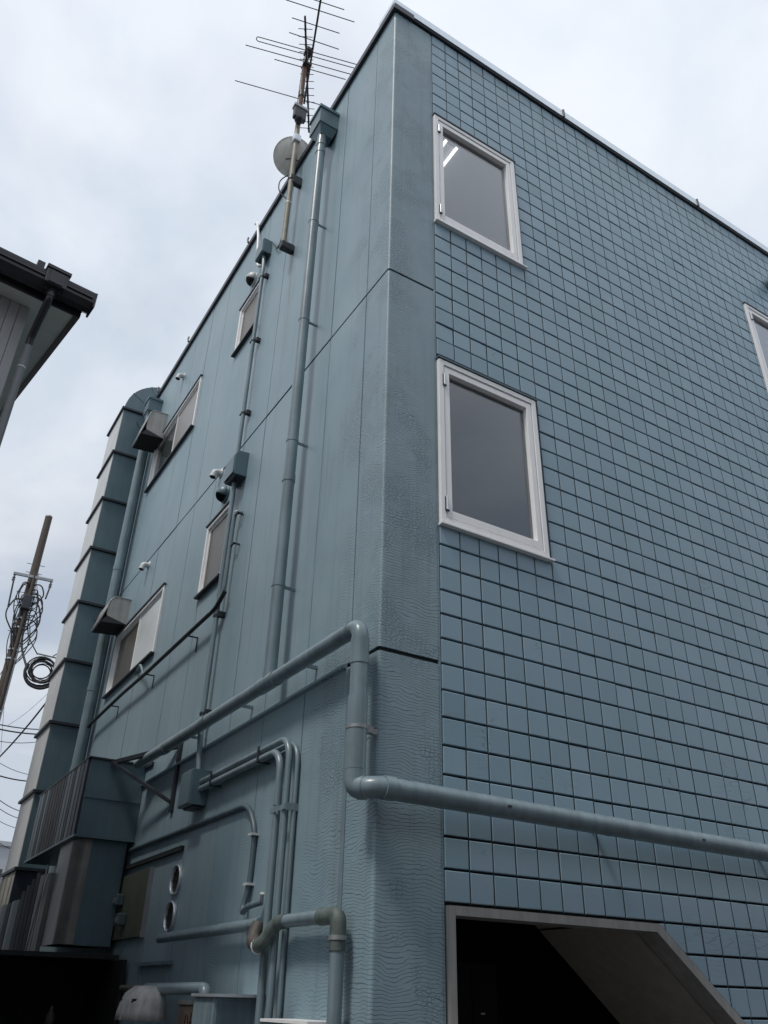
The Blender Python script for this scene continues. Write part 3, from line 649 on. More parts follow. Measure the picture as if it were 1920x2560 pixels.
MB().tube([(-0.08, 0.78, 1.958), (-0.08, 0.34, 1.955)], 0.034, 18).build('near_run', 'pipe', WP)
MB().tube([(-0.08, 0.36, 1.955), (-0.08, 0.18, 1.955), (-0.08, 0.18, 1.80)], 0.0405, 18, bend=0.05).build('elbow', 'pipeold', WP)
MB().tube([(-0.08, 0.18, 0.0), (-0.08, 0.18, 1.81)], 0.035, 20).build('drop', 'pipe', WP)
MB().tube([(-0.08, 0.18, 1.845), (-0.08, 0.18, 1.865)], 0.0445, 18).build('joint_ring', 'galv', WP)
tag(box(-0.006, 0.0, 0.296, 0.338, 1.99, 3.26).build('joint_batten', 'pipe', loc=(0, 0.317, 1.99)), 'narrow blue-grey batten over the panel joint above the low waste pipe', 'trim')
for y, z, nm in ((2.885, 2.355, 'upper'), (2.905, 2.105, 'lower')):
    t = thing('round_vent', '%s of the two round vents with pale rims' % nm, 'vent', (0, y, z-0.1), 'round rimmed vents')
    MB().lathe((0, y, z), (-1, 0, 0), [(0.104, 0.0), (0.106, 0.02), (0.100, 0.026), (0.096, 0.02), (0.096, 0.0)], 32).build('rim', 'alu', t)
    MB().lathe((-0.003, y, z), (-1, 0, 0), [(0.0005, 0.0), (0.093, 0.0)], 24).build('throat', 'black', t)
    for k in (-2, 0, 2):
        hw = math.sqrt(0.09**2-(k*0.025)**2); MB().box(-0.012, -0.006, y-hw, y+hw, z+k*0.025-0.002, z+k*0.025+0.002).build('louvre', 'black', t)
GB = thing('service_board', 'greenish service board on the side wall with two outdoor sockets', 'service board', (0, 3.9, 1.99))
MB().box(-0.03, 0.0, 3.50, 4.36, 1.995, 2.50).build('board', 'green', GB, bev=0.004); MB().box(-0.038, 0.0, 3.485, 3.499, 1.99, 2.505).build('edge_strip', 'galv', GB)
for y, z in ((4.18, 2.30), (4.02, 2.14)):
    k = MB().box(-0.10, -0.03, y-0.05, y+0.05, z-0.045, z+0.05).build('socket', 'ductdark', GB, bev=0.012); MB().box(-0.105, -0.10, y-0.03, y+0.03, z-0.02, z+0.02).build('socket_lid', 'galv', k)
tag(box(-0.04, 0.0, 2.72, 3.50, 1.79, 1.815).build('wall_shelf', 'pipe', loc=(0, 3.1, 1.79)), 'short flashing strip low on the side wall under the round vents', 'trim')
tag(box(-0.03, 0.0, 2.82, 4.3, 2.555, 2.59).build('drip_strip', 'groove', loc=(0, 3.4, 2.55)), 'dark drip strip above the service board and round vents', 'trim')
# bottom clutter
BP = thing('waste_elbow', 'blue-grey pipe with elbow entering the meter box', 'pipe', (-0.2, 1.7, 1.4))
MB().tube([(-0.20, 3.2, 1.637), (-0.20, 2.55, 1.637)], 0.022, 14).build('dark_stub', 'tape', BP); MB().tube([(-0.20, 2.6, 1.637), (-0.20, 1.52, 1.64), (-0.20, 1.52, 1.45)], 0.034, 18, bend=0.05).build('pipe', 'pipe', BP)
MX = thing('meter_box', 'painted sheet-metal meter box at the foot of the side wall', 'meter box', (-0.15, 1.35, 0))
MB().box(-0.30, -0.002, 1.12, 1.42, 0.4, 1.60).build('housing', 'pipe', MX, bev=0.006); MB().box(-0.315, 0.0, 1.10, 1.435, 1.60, 1.615).build('lid', 'alu', MX); MB().box(-0.306, -0.30, 1.14, 1.40, 0.45, 1.56).build('door', 'pipe', MX); MB().box(-0.28, -0.02, 1.114, 1.12, 0.42, 1.585).build('end_panel', 'ductdark', MX)
M2 = thing('meter_box', 'pale-topped low box beside the waste pipe at the picture bottom', 'meter box', (-0.1, 0.48, 0))
MB().box(-0.18, -0.002, 0.24, 0.74, 0.6, 1.498).build('housing', 'pipe', M2, bev=0.006); MB().box(-0.19, 0.0, 0.23, 0.50, 1.499, 1.512).box(-0.19, 0.0, 0.505, 0.75, 1.499, 1.512).build('lid', 'white', M2)
SH = thing('plastic_shroud', 'weathered grey pipe shroud with dark slots low in the alley', 'pipe shroud', (-0.3, 2.45, 1.3))
pr = []
mb = MB(); ns = 14; secs = [(0.10, 1.645), (0.155, 1.61), (0.185, 1.56), (0.20, 1.50), (0.205, 1.46)]
for rr, z in secs:
    for k in range(ns+1):
        a = R(-200)+R(220)*k/ns; mb.v.append((-0.22+rr*1.0*math.sin(a)*0.9-0.02, 2.42-rr*1.25*math.cos(a)*0.85, z))
mb.f += [(i*(ns+1)+k, i*(ns+1)+k+1, (i+1)*(ns+1)+k+1, (i+1)*(ns+1)+k) for i in range(len(secs)-1) for k in range(ns)]; mb.sm += [True]*len(mb.f)
mb.add([mb.v[k] for k in range(ns+1)], [tuple(range(ns+1))])
o = mb.build('shell', 'shroud', SH); o.modifiers.new('solid', 'SOLIDIFY').thickness = 0.008
for i, k in enumerate((3, 6, 9)):
    a = R(-200)+R(220)*(k+0.5)/ns; p = Vector((-0.24+0.178*math.sin(a)*0.9, 2.42-0.178*1.25*0.85*math.cos(a), 1.565)); nrm = Vector((math.sin(a), -math.cos(a), 0.15)).normalized(); tn = Vector((math.cos(a), math.sin(a), 0))
    MB().obox(p, tn, nrm, tn.cross(nrm), -0.017, 0.017, -0.004, 0.012, -0.012, 0.012).build('slot', 'black', SH)
for k in (5, 8):
    a = R(-200)+R(220)*k/ns
    MB().tube([(-0.24+rr*1.02*math.sin(a)*0.9, 2.42-rr*1.27*math.cos(a)*0.85, z) for rr, z in secs], 0.007, 6).build('rib', 'shroud', SH)
NB = thing('notice', 'faded brown notice with dark marks beside the meter box', 'notice', (0, 2.25, 1.2))
MB().box(-0.012, -0.001, 2.02, 2.46, 1.10, 1.545).build('board', 'paper', NB); MB().box(-0.02, -0.001, 2.01, 2.47, 1.552, 1.578).build('top_rail', 'shroud', NB)
def strokes(L, nm):
    m = MB()
    for (a, b, c, d) in L:
        p = Vector((-0.0135, a, b)); q = Vector((-0.0135, c, d)); w = (q-p).normalized(); m.obox(p, w, (1, 0, 0), w.cross(Vector((1, 0, 0))), 0, (q-p).length, -0.001, 0.001, -0.006, 0.006)
    m.build(nm, 'ink', NB)
strokes([(2.20, 1.51, 2.22, 1.45), (2.22, 1.45, 2.18, 1.46), (2.17, 1.50, 2.14, 1.50), (2.14, 1.50, 2.14, 1.45), (2.17, 1.475, 2.13, 1.475), (2.10, 1.51, 2.10, 1.45), (2.12, 1.51, 2.08, 1.51), (2.30, 1.50, 2.31, 1.44), (2.27, 1.49, 2.25, 1.44)], 'lettering')
strokes([(2.21, 1.42, 2.10, 1.42), (2.19, 1.40, 2.19, 1.35), (2.15, 1.40, 2.12, 1.35), (2.12, 1.40, 2.15, 1.35), (2.09, 1.40, 2.09, 1.35)], 'lettering')

# ------------------------------------------------------------------ square exhaust duct
ED = thing('exhaust_duct', 'tall square exhaust duct with flanges and rounded top elbow', 'exhaust duct', (-0.26, 7.7, 2.8))
FZ = [2.83, 3.70, 4.55, 5.38, 6.22, 7.06, 7.89, 8.73, 9.57]
for i, (a, b) in enumerate(zip(FZ[:-1], FZ[1:])):
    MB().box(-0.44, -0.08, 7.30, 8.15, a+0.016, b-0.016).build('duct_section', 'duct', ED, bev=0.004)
    box(-0.446, -0.4405, 7.31, 8.14, a+0.018, b-0.018).build('pale_side', 'ductpale', ED)  # sun and sky light on the duct flank put into a paler colour
for z in FZ: MB().box(-0.478, -0.05, 7.262, 8.188, z-0.016, z+0.016).build('flange', 'dark', ED)
el = [(-0.44, 9.587)]; cx, cz, r1 = 0.20, 9.587, 0.64
el = [(cx-r1*math.cos(R(a)), cz+r1*math.sin(R(a))) for a in range(0, 91, 9)]+[(0.9, cz+r1), (0.9, cz+0.28), (cx, cz+0.28)]+[(cx-0.28*math.cos(R(a)), cz+0.28*math.sin(R(a))) for a in range(81, -1, -9)]
MB().prism(el, 'y', 7.30, 8.15).build('elbow', 'duct', ED)
for a in (30, 62): MB().prism([(cx-(r1+0.004)*math.cos(R(a)), cz+(r1+0.004)*math.sin(R(a))), (cx-(r1+0.004)*math.cos(R(a+1.5)), cz+(r1+0.004)*math.sin(R(a+1.5))), (cx-0.278*math.cos(R(a+1.5)), cz+0.278*math.sin(R(a+1.5))), (cx-0.278*math.cos(R(a)), cz+0.278*math.sin(R(a)))], 'y', 7.296, 8.154).build('seam', 'ductdark', ED)
for z in (9.40, 6.05): MB().obox((-0.20, 7.285, z), (1, 0, -1.5), (0, 1, 0), (1.5, 0, 1), 0, 0.18, -0.006, 0.006, -0.008, 0.008).build('stay', 'ductdark', ED)
MB().box(-0.08, 0.0, 7.5, 7.54, 9.45, 9.49).box(-0.08, 0.0, 7.5, 7.54, 6.95, 6.99).box(-0.08, 0.0, 7.5, 7.54, 4.45, 4.49).build('wall_stay', 'ductdark', ED)
ER = thing('cream_duct', 'cream and blue lower leg of the square exhaust duct', 'exhaust duct', (-0.26, 7.7, 0))
MB().box(-0.45, -0.06, 7.31, 8.2, 0.0, 2.81).build('leg', 'navy', ER); MB().box(-0.456, -0.4505, 7.31, 8.2, 0.0, 2.80).build('pale_side', 'cream', ER)
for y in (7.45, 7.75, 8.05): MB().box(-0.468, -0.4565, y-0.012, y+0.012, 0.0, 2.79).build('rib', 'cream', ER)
# sheet-metal box housing with ribbed side
HB = thing('duct_housing', 'teal sheet-metal duct box with dark ribbed side and steel strut', 'duct box', (-0.26, 4.3, 2.79))
MB().box(-0.52, -0.002, 4.22, 6.34, 2.80, 3.46).build('body', 'duct', HB, bev=0.004)
MB().box(-0.545, 0.0, 4.20, 6.36, 3.46, 3.475).build('top_flange', 'dark', HB); MB().box(-0.545, 0.0, 4.195, 6.36, 2.780, 2.80).build('bottom_flange', 'duct', HB)
MB().box(-0.515, -0.01, 4.212, 4.2195, 3.115, 3.122).build('sheet_seam', 'ductdark', HB)
yy = 4.225
while yy < 6.3:
    w = random.uniform(0.10, 0.16); m = random.choice(['brownsheet', 'navy', 'brownsheet', 'ductdark'])
    MB().prism([(-0.521, yy), (-0.541, yy+0.012), (-0.541, yy+w-0.02), (-0.521, yy+w-0.008)], 'z', 2.802, 3.458).build('rib_sheet', m, HB); yy += w
MB().box(-0.02, 0.0, 4.0, 4.2, 3.43, 3.46).build('wall_plate', 'dark', HB)
MB().obox((-0.30, 4.19, 3.452), (0.300, -0.93, 0), (0.93, 0.300, 0), (0, 0, 1), 0.0, 0.99, -0.018, 0.018, -0.018, 0.018).build('strut', 'dark', HB)
MB().obox((-0.33, 4.19, 3.44), (0.31, -0.92, -0.46), (0.92, 0.31, 0), (0, 0, 1), 0.0, 1.0, -0.015, 0.015, -0.015, 0.015).build('strut', 'dark', HB)
MB().box(-0.025, 0.0, 3.22, 3.28, 2.90, 3.50).build('wall_plate', 'dark', HB)
LD = thing('hanging_duct', 'dark teal duct end with rounded shiny flank below the duct box', 'exhaust duct', (-0.28, 4.45, 1.95))
rr = 0.14
prof = [(-0.05, 4.26), (-0.05, 4.85), (-0.50, 4.85), (-0.50, 4.26+rr)]+[(-0.50+rr-rr*math.cos(R(a)), 4.26+rr-rr*math.sin(R(a))) for a in range(10, 90, 10)]+[(-0.50+rr, 4.26)]
k = len(prof)
vs = [(p[0], p[1], 1.95) for p in prof]+[(p[0], p[1], 2.778) for p in prof]
fl = prof[2:]; kf = len(fl)
MB().add([(p[0], p[1], z) for z in (1.95, 2.778) for p in fl], [(i, i+1, kf+i+1, kf+i) for i in range(kf-1)], True).build('flank', 'steel', LD)
fc = [prof[-1], prof[0], prof[1], prof[2]]
MB().add([(p[0], p[1], z) for z in (1.95, 2.778) for p in fc], [(i, i+1, 4+i+1, 4+i) for i in range(3)]).build('face', 'duct', LD)
MB().box(-0.36, -0.045, 4.252, 4.259, 1.945, 1.957).build('lower_lip', 'ductdark', LD)
MB().add([(p[0], p[1], 2.0) for p in prof], [tuple(range(k))]).build('mouth', 'black', LD)
SC = thing('side_screen', 'row of upright metal sheets screening the alley under the duct box', 'screen', (-0.5, 6.0, 1.88))
for (a, b, top, m) in ((4.87, 5.12, 2.55, 'steel'), (5.125, 5.36, 2.56, 'steel'), (5.365, 5.56, 2.60, 'navy'), (5.565, 5.74, 2.56, 'navy'), (5.745, 5.94, 2.52, 'navy'), (5.945, 6.16, 2.48, 'navy'), (6.165, 6.62, 2.42, 'teal'), (6.625, 6.85, 2.42, 'navy'), (6.855, 7.26, 2.42, 'teal')):
    MB().prism([(-0.50, a), (-0.53, a+0.02), (-0.545, (a+b)/2), (-0.53, b-0.02), (-0.50, b)], 'z', 1.885, top).build('sheet', m, SC)
MB().tube([(-0.56, 5.14, 1.9), (-0.56, 4.95, 2.62)], 0.008, 8).build('wire_stay', 'alu', SC)
VOID = thing('shade_shelter', 'made-up black lean-to standing in for the deep shade at the alley foot', 'dark_void', (-1.2, 5, 0))  # made-up shelter; its black sheets put the alley's deep shade into colour
MB().box(-2.12, -0.03, 4.0, 8.3, 1.845, 1.88).build('roof', 'dark_void', VOID); MB().box(-2.12, -0.03, 8.2, 8.3, 0, 1.844).build('back_wall', 'black', VOID)
for x in (-2.08, -1.1): MB().box(x, x+0.06, 4.06, 4.12, 0, 1.844).build('post', 'dark_void', VOID)
MB().box(-2.1, -0.05, 4.7, 4.73, 0, 1.84).build('shade_sheet', 'black', VOID)
MB().box(-0.06, -0.03, 3.75, 8.3, 0, 1.84).build('shade_board', 'black', VOID)  # black laid over wall that only falls into shade
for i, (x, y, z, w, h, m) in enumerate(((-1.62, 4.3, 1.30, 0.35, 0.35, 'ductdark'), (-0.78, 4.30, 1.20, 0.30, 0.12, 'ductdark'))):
    tag(MB().box(x, x+w, y, y+0.3, 0, z).box(x-0.01, x+w+0.01, y-0.01, y+0.31, z, z+0.02).build('storage_crate', m, loc=(x, y, 0), bev=0.01), ('taller', 'shorter')[i]+' dark crate standing under the made-up black lean-to', 'crate')

tag(MB().tube([(-1.28, 4.35, 1.62), (-1.28, 4.35, 1.47), (-1.20, 4.35, 1.47)], 0.014, 10, bend=0.03).build('pipe_stub', 'ductdark', loc=(-1.28, 4.35, 1.45)), 'dim bent pipe stub in the dark under the made-up lean-to', 'pipe')
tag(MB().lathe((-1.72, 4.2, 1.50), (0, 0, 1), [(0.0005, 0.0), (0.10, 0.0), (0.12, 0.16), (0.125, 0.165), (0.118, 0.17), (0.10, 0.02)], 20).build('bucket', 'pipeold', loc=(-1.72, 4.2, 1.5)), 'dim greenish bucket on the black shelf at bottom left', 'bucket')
MB().box(-2.1, -1.1, 4.05, 4.65, 1.46, 1.495).build('shelf', 'dark_void', VOID); MB().box(-1.1, -0.06, 4.05, 4.65, 1.30, 1.33).build('shelf', 'dark_void', VOID)
for i, (x, m) in enumerate(((-0.95, 'shroud'), (-0.42, 'tape'))):
    tag(MB().lathe((x, 4.3, 1.33), (0, 0, 1), [(0.0005, 0), (0.035, 0.0), (0.036, 0.11), (0.014, 0.15), (0.014, 0.18), (0.0005, 0.182)], 14).build('bottle', m, loc=(x, 4.3, 1.33)), ('pale', 'brown')[i]+' bottle on the lower black shelf in the alley', 'bottle')
# ------------------------------------------------------------------ mast, aerials and dish
MS = thing('antenna_mast', 'rusty antenna mast clamped to the side wall below the roof edge', 'mast', (-0.12, 1.955, 8.3))
MB().tube([(-0.12, 1.955, 8.40), (-0.12, 1.955, 10.42)], 0.030, 16).build('lower_tube', 'mast', MS)
MB().tube([(-0.12, 1.955, 10.40), (-0.12, 1.955, 11.72)], 0.026, 16).build('upper_tube', 'rust', MS)
MB().box(-0.155, -0.0, 1.92, 1.99, 8.29, 8.40).box(-0.165, -0.08, 1.90, 1.935, 8.27, 8.37).build('foot_bracket', 'dark', MS, bev=0.02)
MB().box(-0.12, 0.0, 1.915, 1.975, 9.34, 9.47).tube([(-0.12, 1.955, 9.40), (-0.12, 1.955, 9.46)], 0.04, 14).build('wall_clamp', 'dark', MS, bev=0.008)
MB().tube([(-0.12, 1.955, 9.00), (-0.12, 1.955, 9.02)], 0.033, 14).build('band', 'ductpale', MS)
MB().tube([(-0.12, 1.99, 9.55), (-0.22, 2.05, 9.44), (-0.22, 2.05, 9.25), (-0.12, 2.0, 9.12)], 0.007, 8, bend=0.08).build('coax_loop', 'cable', MS)
MB().tube([(-0.10, 2.0, 9.0), (-0.06, 2.15, 8.75), (-0.03, 2.35, 8.72), (-0.03, 2.5, 8.95)], 0.010, 8, bend=0.1).build('coax_lead', 'cable', MS)
MB().tube([(-0.16, 1.93, 11.6), (-0.18, 1.90, 10.9), (-0.17, 1.92, 10.6)], 0.005, 6, bend=0.2).build('coax', 'cable', MS)
MB().tube([(-0.12, 1.955, 10.95), (-0.12, 1.955, 11.05)], 0.034, 12).tube([(-0.12, 1.955, 11.62), (-0.12, 1.955, 11.74)], 0.034, 12).build('clamp', 'rod', MS)
VA = thing('tv_aerial', 'large aerial with long rods and folded dipole on the mast', 'aerial', (-0.1, 1.95, 12.0), 'aerials on the mast')
zb = 12.0
MB().tube([(-0.36, 1.02, zb), (0.19, 2.66, zb)], 0.013, 10).build('boom', 'rod', VA)
ELS = [((-0.57, 1.46), (0.05, 1.30)), ((-0.61, 1.58), (0.23, 1.36)), ((-0.45, 1.73), (0.14, 1.58)), ((-0.40, 1.91), (0.23, 1.76)), ((-0.80, 2.35), (0.53, 1.96)), ((-0.41, 2.32), (0.50, 2.06)), ((-0.73, 2.86), (0.40, 2.55))]
for a, b in ELS:
    MB().tube([(a[0], a[1], zb), (b[0], b[1], zb)], 0.0058, 8).build('element', 'rod', VA)
    c = ((a[0]+b[0])/2, (a[1]+b[1])/2)
da = Vector((-0.71, 2.17, zb)); db = Vector((0.55, 1.80, zb)); e = (db-da).normalized(); off = Vector((0.055*0.28, 0.055*0.96, 0))
MB().tube([da+off*0.0, db, db+e*0.02+off*0.5, db+off, da+off, da-e*0.02+off*0.5, da], 0.0056, 8, bend=0.02).build('folded_dipole', 'rod', VA)
MB().box(-0.13, -0.04, 1.93, 2.05, zb-0.06, zb+0.01).build('feed_box', 'rod', VA, bev=0.01)
MB().tube([(-0.12, 1.955, 11.70), (-0.12, 1.955, 12.0)], 0.018, 10).build('stub', 'rod', VA)
UA = thing('tv_aerial', 'narrow aerial with many short rods on the mast', 'aerial', (-0.12, 1.93, 11.6), 'aerials on the mast')
p0 = Vector((-0.395, 1.42, 11.6)); p1 = Vector((0.34, 2.745, 11.6)); dv = (p1-p0).normalized(); pv = Vector((dv.y, -dv.x, 0))
MB().tube([p0, p1], 0.013, 10).build('boom', 'rod', UA)
nE = 15
for i in range(nE):
    c = p0+(p1-p0)*(0.10+0.86*i/(nE-1)); hl = 0.085 if i < nE-1 else 0.14
    MB().tube([c-pv*hl, c+pv*hl], 0.0048, 6).build('element', 'rod', UA); MB().box(c.x-0.013, c.x+0.013, c.y-0.013, c.y+0.013, 11.585, 11.602).build('element_holder', 'rod', UA)
MB().box(-0.16, -0.06, 1.88, 1.99, 11.555, 11.585).build('mast_clamp', 'rod', UA)
BX = thing('aerial_booster', 'small grey booster box on the mast above the dish', 'booster', (-0.13, 1.93, 10.36))
MB().box(-0.215, -0.06, 1.86, 1.925, 10.40, 10.60).build('case', 'dark', BX, bev=0.015); MB().box(-0.225, -0.05, 1.85, 1.935, 10.585, 10.63).build('lid', 'galv', BX, bev=0.006)
MB().lathe((-0.138, 1.893, 10.40), (0, 0, -1), [(0.055, 0.0), (0.045, 0.03), (0.0005, 0.045)], 16).build('cap', 'dark', BX)
DS = thing('satellite_dish', 'round pale satellite dish seen from behind at the roof edge', 'satellite dish', (-0.12, 1.96, 9.9))
ax = Vector((0.22, 0.72, 0.62)).normalized(); dc = Vector((-0.085, 2.07, 9.98))
prof = [(0.0005, 0.0)]+[(0.225*t, 0.055*t*t) for t in (0.15, 0.3, 0.45, 0.6, 0.75, 0.9, 1.0)]+[(0.231, 0.052), (0.231, 0.060), (0.224, 0.060)]
o = MB().lathe(dc, ax, prof, 40).build('reflector', 'dish', DS); o.modifiers.new('solid', 'SOLIDIFY').thickness = 0.003
MB().tube([dc-ax*0.005, Vector((-0.12, 1.965, 9.93))], 0.03, 12).build('mount', 'galv', DS)
MB().box(-0.165, -0.075, 1.90, 1.99, 10.05, 10.17).build('mast_clamp', 'alu', DS, bev=0.02)
MB().tube([dc+Vector((0, 0, -0.2)), dc+ax*0.25+Vector((0.0, 0.1, -0.15)), dc+ax*0.33], 0.010, 8, bend=0.1).build('feed_arm', 'galv', DS)
ux = ax.cross(Vector((0, 0, 1))).normalized()
for s_ in (-1, 1): MB().tube([dc-ax*0.01+ux*0.03*s_+Vector((0, 0, -0.06)), dc-ax*0.005+ux*0.085*s_+Vector((0, 0, -0.085))], 0.007, 8).build('stay', 'rod', DS)

# ------------------------------------------------------------------ vent on the tiled front
FV = thing('wall_vent', 'round hooded vent high on the tiled front at the right edge', 'vent', (5.42, 0, 9.15))
MB().tube([(5.42, 0.0, 9.2), (5.42, -0.09, 9.2), (5.42, -0.15, 9.10)], 0.075, 18, bend=0.07).build('elbow', 'duct', FV); MB().lathe((5.42, 0, 9.2), (0, -1, 0), [(0.11, 0), (0.11, 0.012), (0.075, 0.014)], 22).build('flange', 'duct', FV)
MB().tube([(5.42, -0.1505, 9.099), (5.42, -0.153, 9.095)], 0.066, 18).build('mouth', 'black', FV)

# ------------------------------------------------------------------ neighbouring house on the left
HS = 1.118; K = Vector((-1.865, 1.189, 5.78)); hu = Vector((0.9936, 0.1132, 0))*HS; hv = Vector((-0.1132, 0.9936, 0))*HS; hz = Vector((0, 0, 1))*HS; SLP = 0.18
H = thing('neighbour_house', 'grey sided house with dark gutter across the alley at left', 'house', (K.x-3, K.y+2, 0))
def hb(a0, a1, b0, b1, c0, c1): return MB().obox(K, hu, hv, hz, a0, a1, b0, b1, c0, c1)
def hp(a, b, c): return K+hu*a+hv*b+hz*c
WT = 0.165*SLP
hb(-6.3, -0.285, 0.18, 5.8, -5.34, WT).build('wall', 'hwall', H)
for i in range(22):
    a1 = -0.272-i*0.0605; hb(a1-0.0575, a1, 0.166, 0.18, -5.34, WT-0.002).build('siding_strip', 'hwall', H, bev=0.003)
for i in range(30):
    b0 = 0.183+i*0.0605; hb(-0.285, -0.272, b0, b0+0.0575, -5.34, WT+0.0).build('siding_strip', 'hwall', H, bev=0.003)
def slope_slab(name, mat, a0, a1, b0, b1, c0, c1):
    P = [hp(a, b, c+b*SLP) for c in (c0, c1) for a, b in ((a0, b0), (a1, b0), (a1, b1), (a0, b1))]
    return MB().add(P, [(0,3,2,1),(4,5,6,7),(0,1,5,4),(1,2,6,5),(2,3,7,6),(3,0,4,7)]).build(name, mat, H)
slope_slab('soffit', 'soffit', -6.5, -0.035, 0.012, 3.1, 0.0, 0.025)
slope_slab('roof', 'tiles_roof', -6.55, 0.0, -0.06, 3.1, 0.12, 0.17)
slope_slab('verge_board', 'gutter', -0.034, 0.0, 0.0, 3.1, -0.012, 0.119); slope_slab('verge_cap', 'gutter', -0.02, 0.02, -0.06, 3.1, 0.10, 0.18)
P = [hp(a, b, 0.0+(6.2-b)*SLP) for a, b in ((-6.55, 3.1), (0.0, 3.1), (0.0, 6.2), (-6.55, 6.2))]; MB().add(P+[p+Vector((0, 0, 0.16)) for p in P], [(0,3,2,1),(4,5,6,7),(0,1,5,4),(1,2,6,5),(2,3,7,6),(3,0,4,7)]).build('roof', 'tiles_roof', H)
MB().add([hp(-0.272, 0.18, WT+0.001), hp(-0.272, 3.1, 3.1*SLP), hp(-0.272, 5.8, 0.4*SLP), hp(-0.285, 0.18, WT+0.001), hp(-0.285, 3.1, 3.1*SLP), hp(-0.285, 5.8, 0.4*SLP)], [(0, 1, 2), (5, 4, 3), (0, 3, 4, 1), (1, 4, 5, 2)]).build('gable', 'hwall', H)
hb(-6.5, -0.001, -0.010, 0.011, -0.008, 0.10).build('fascia', 'gutter', H)
gp = [(-0.012, 0.03), (-0.012, 0.115), (-0.022, 0.115), (-0.022, 0.045), (-0.05, 0.022), (-0.09, 0.022), (-0.115, 0.05), (-0.118, 0.118), (-0.130, 0.124), (-0.130, 0.108), (-0.124, 0.045), (-0.095, 0.010), (-0.045, 0.010)]
vs = [hp(-6.5, p[0], p[1]) for p in gp]+[hp(0.035, p[0], p[1]) for p in gp]; k = len(gp)
GU = MB().add(vs, [tuple(range(k)), tuple(range(2*k-1, k-1, -1))]+[(i, (i+1) % k, k+(i+1) % k, k+i) for i in range(k)]).build('gutter', 'gutter', H)
hb(0.03, 0.042, -0.132, -0.010, 0.008, 0.125).build('gutter_end', 'gutter', GU)
hb(-6.5, 0.02, -0.137, -0.125, 0.070, 0.082).build('gutter_bead', 'gutter', GU)
HD = MB().obox(K, hu, hv, hz, -0.285, -0.150, -0.150, -0.02, 0.02, 0.142)
HDo = HD.build('gutter_outlet', 'gutter', H, bev=0.006)
hb(-0.292, -0.143, -0.158, -0.012, 0.135, 0.158).build('outlet_rim', 'gutter', HDo); hb(-0.262, -0.176, -0.156, -0.150, 0.03, 0.12).build('outlet_plate', 'gutter', HDo)
MB().tube([hp(-0.218, -0.09, 0.02), hp(-0.218, -0.09, -0.04)], 0.031, 14).tube([hp(-0.218, -0.09, 0.012), hp(-0.218, -0.09, 0.0)], 0.036, 14).build('outlet_neck', 'gutter', HDo)
HP = MB().tube([hp(-0.218, -0.09, -0.03), hp(-0.218, -0.085, -0.06), hp(-0.222, 0.10, -0.235), hp(-0.222, 0.115, -0.30)], 0.027, 14, bend=0.03).build('downpipe', 'gutter', H)
MB().tube([hp(-0.222, 0.115, -0.27), hp(-0.222, 0.115, -5.34)], 0.0275, 14).build('downpipe', 'hpipe', H)
MB().tube([hp(-0.222, 0.115, -0.47), hp(-0.222, 0.115, -0.476)], 0.030, 14).build('pipe_band', 'white', HP)
hb(-0.345, -0.30, -0.10, -0.05, 0.125, 0.20).build('snow_guard', 'gutter', GU)
# ------------------------------------------------------------------ utility pole, cables and far houses
PX0, PY0 = -0.008, 18.2
UP = thing('utility_pole', 'tall concrete utility pole with crossarm behind the duct', 'utility pole', (PX0, PY0, 0))
MB().tube([(PX0, PY0, 0), (PX0, PY0, 13.05)], [0.165, 0.095], 20).build('pole', 'conc', UP); MB().lathe((PX0, PY0, 13.04), (0, 0, 1), [(0.098, 0), (0.098, 0.03), (0.085, 0.05), (0.0005, 0.055)], 20).build('cap', 'galv', UP)
ca = Vector((0.995, -0.1, 0)).normalized(); cn = Vector((0.1, 0.995, 0)).normalized()
MB().obox((PX0, PY0-0.16, 11.12), ca, cn, (0, 0, 1), -0.50, 0.50, -0.03, 0.03, -0.035, 0.035).build('crossarm', 'galv', UP)
for s_ in (-0.46, 0.46):
    o_ = Vector((PX0, PY0-0.16, 11.08))+ca*s_
    MB().tube([o_, o_+Vector((-0.02*s_, -0.05, -0.22)), o_+Vector((-0.1*s_, -0.1, -0.95 if s_ < 0 else -0.55))], 0.022, 8, bend=0.1).build('insulator_string', 'dark', UP)
    MB().lathe(o_+Vector((0, 0, -0.05)), (0, 0, -1), [(0.02, 0), (0.045, 0.04), (0.02, 0.06), (0.045, 0.10), (0.02, 0.13)], 10).build('insulator', 'dark', UP)
for z, a in ((11.55, 0.23), (11.3, 0.2), (10.7, 0.3), (10.3, 0.28), (9.6, 0.25)):
    MB().tube([Vector((PX0, PY0, z))-ca*a, Vector((PX0, PY0, z))+ca*a], 0.010, 6).build('step_bolt', 'galv', UP)
for z in (10.55, 10.35, 9.95, 9.7, 9.1, 8.85, 7.5): MB().tube([(PX0, PY0, z-0.02), (PX0, PY0, z+0.02)], 0.135, 18).build('band', 'alu', UP)
for dx, mt, r in ((0.02, 'conc', 0.04), (0.10, 'galv', 0.022)): MB().tube([(PX0+dx, PY0-0.16, 6.0), (PX0+dx, PY0-0.16, 11.25)], r, 10).build('riser', mt, UP)
MB().box(PX0-0.12, PX0+0.10, PY0-0.30, PY0-0.14, 10.15, 10.55).build('splice_box', 'dark', UP, bev=0.03)
def droop(a, b, sag, nseg=14): 
    a, b = Vector(a), Vector(b); return [a.lerp(b, i/nseg)-Vector((0, 0, sag*4*(i/nseg)*(1-i/nseg))) for i in range(nseg+1)]
rnd = random.Random(3)
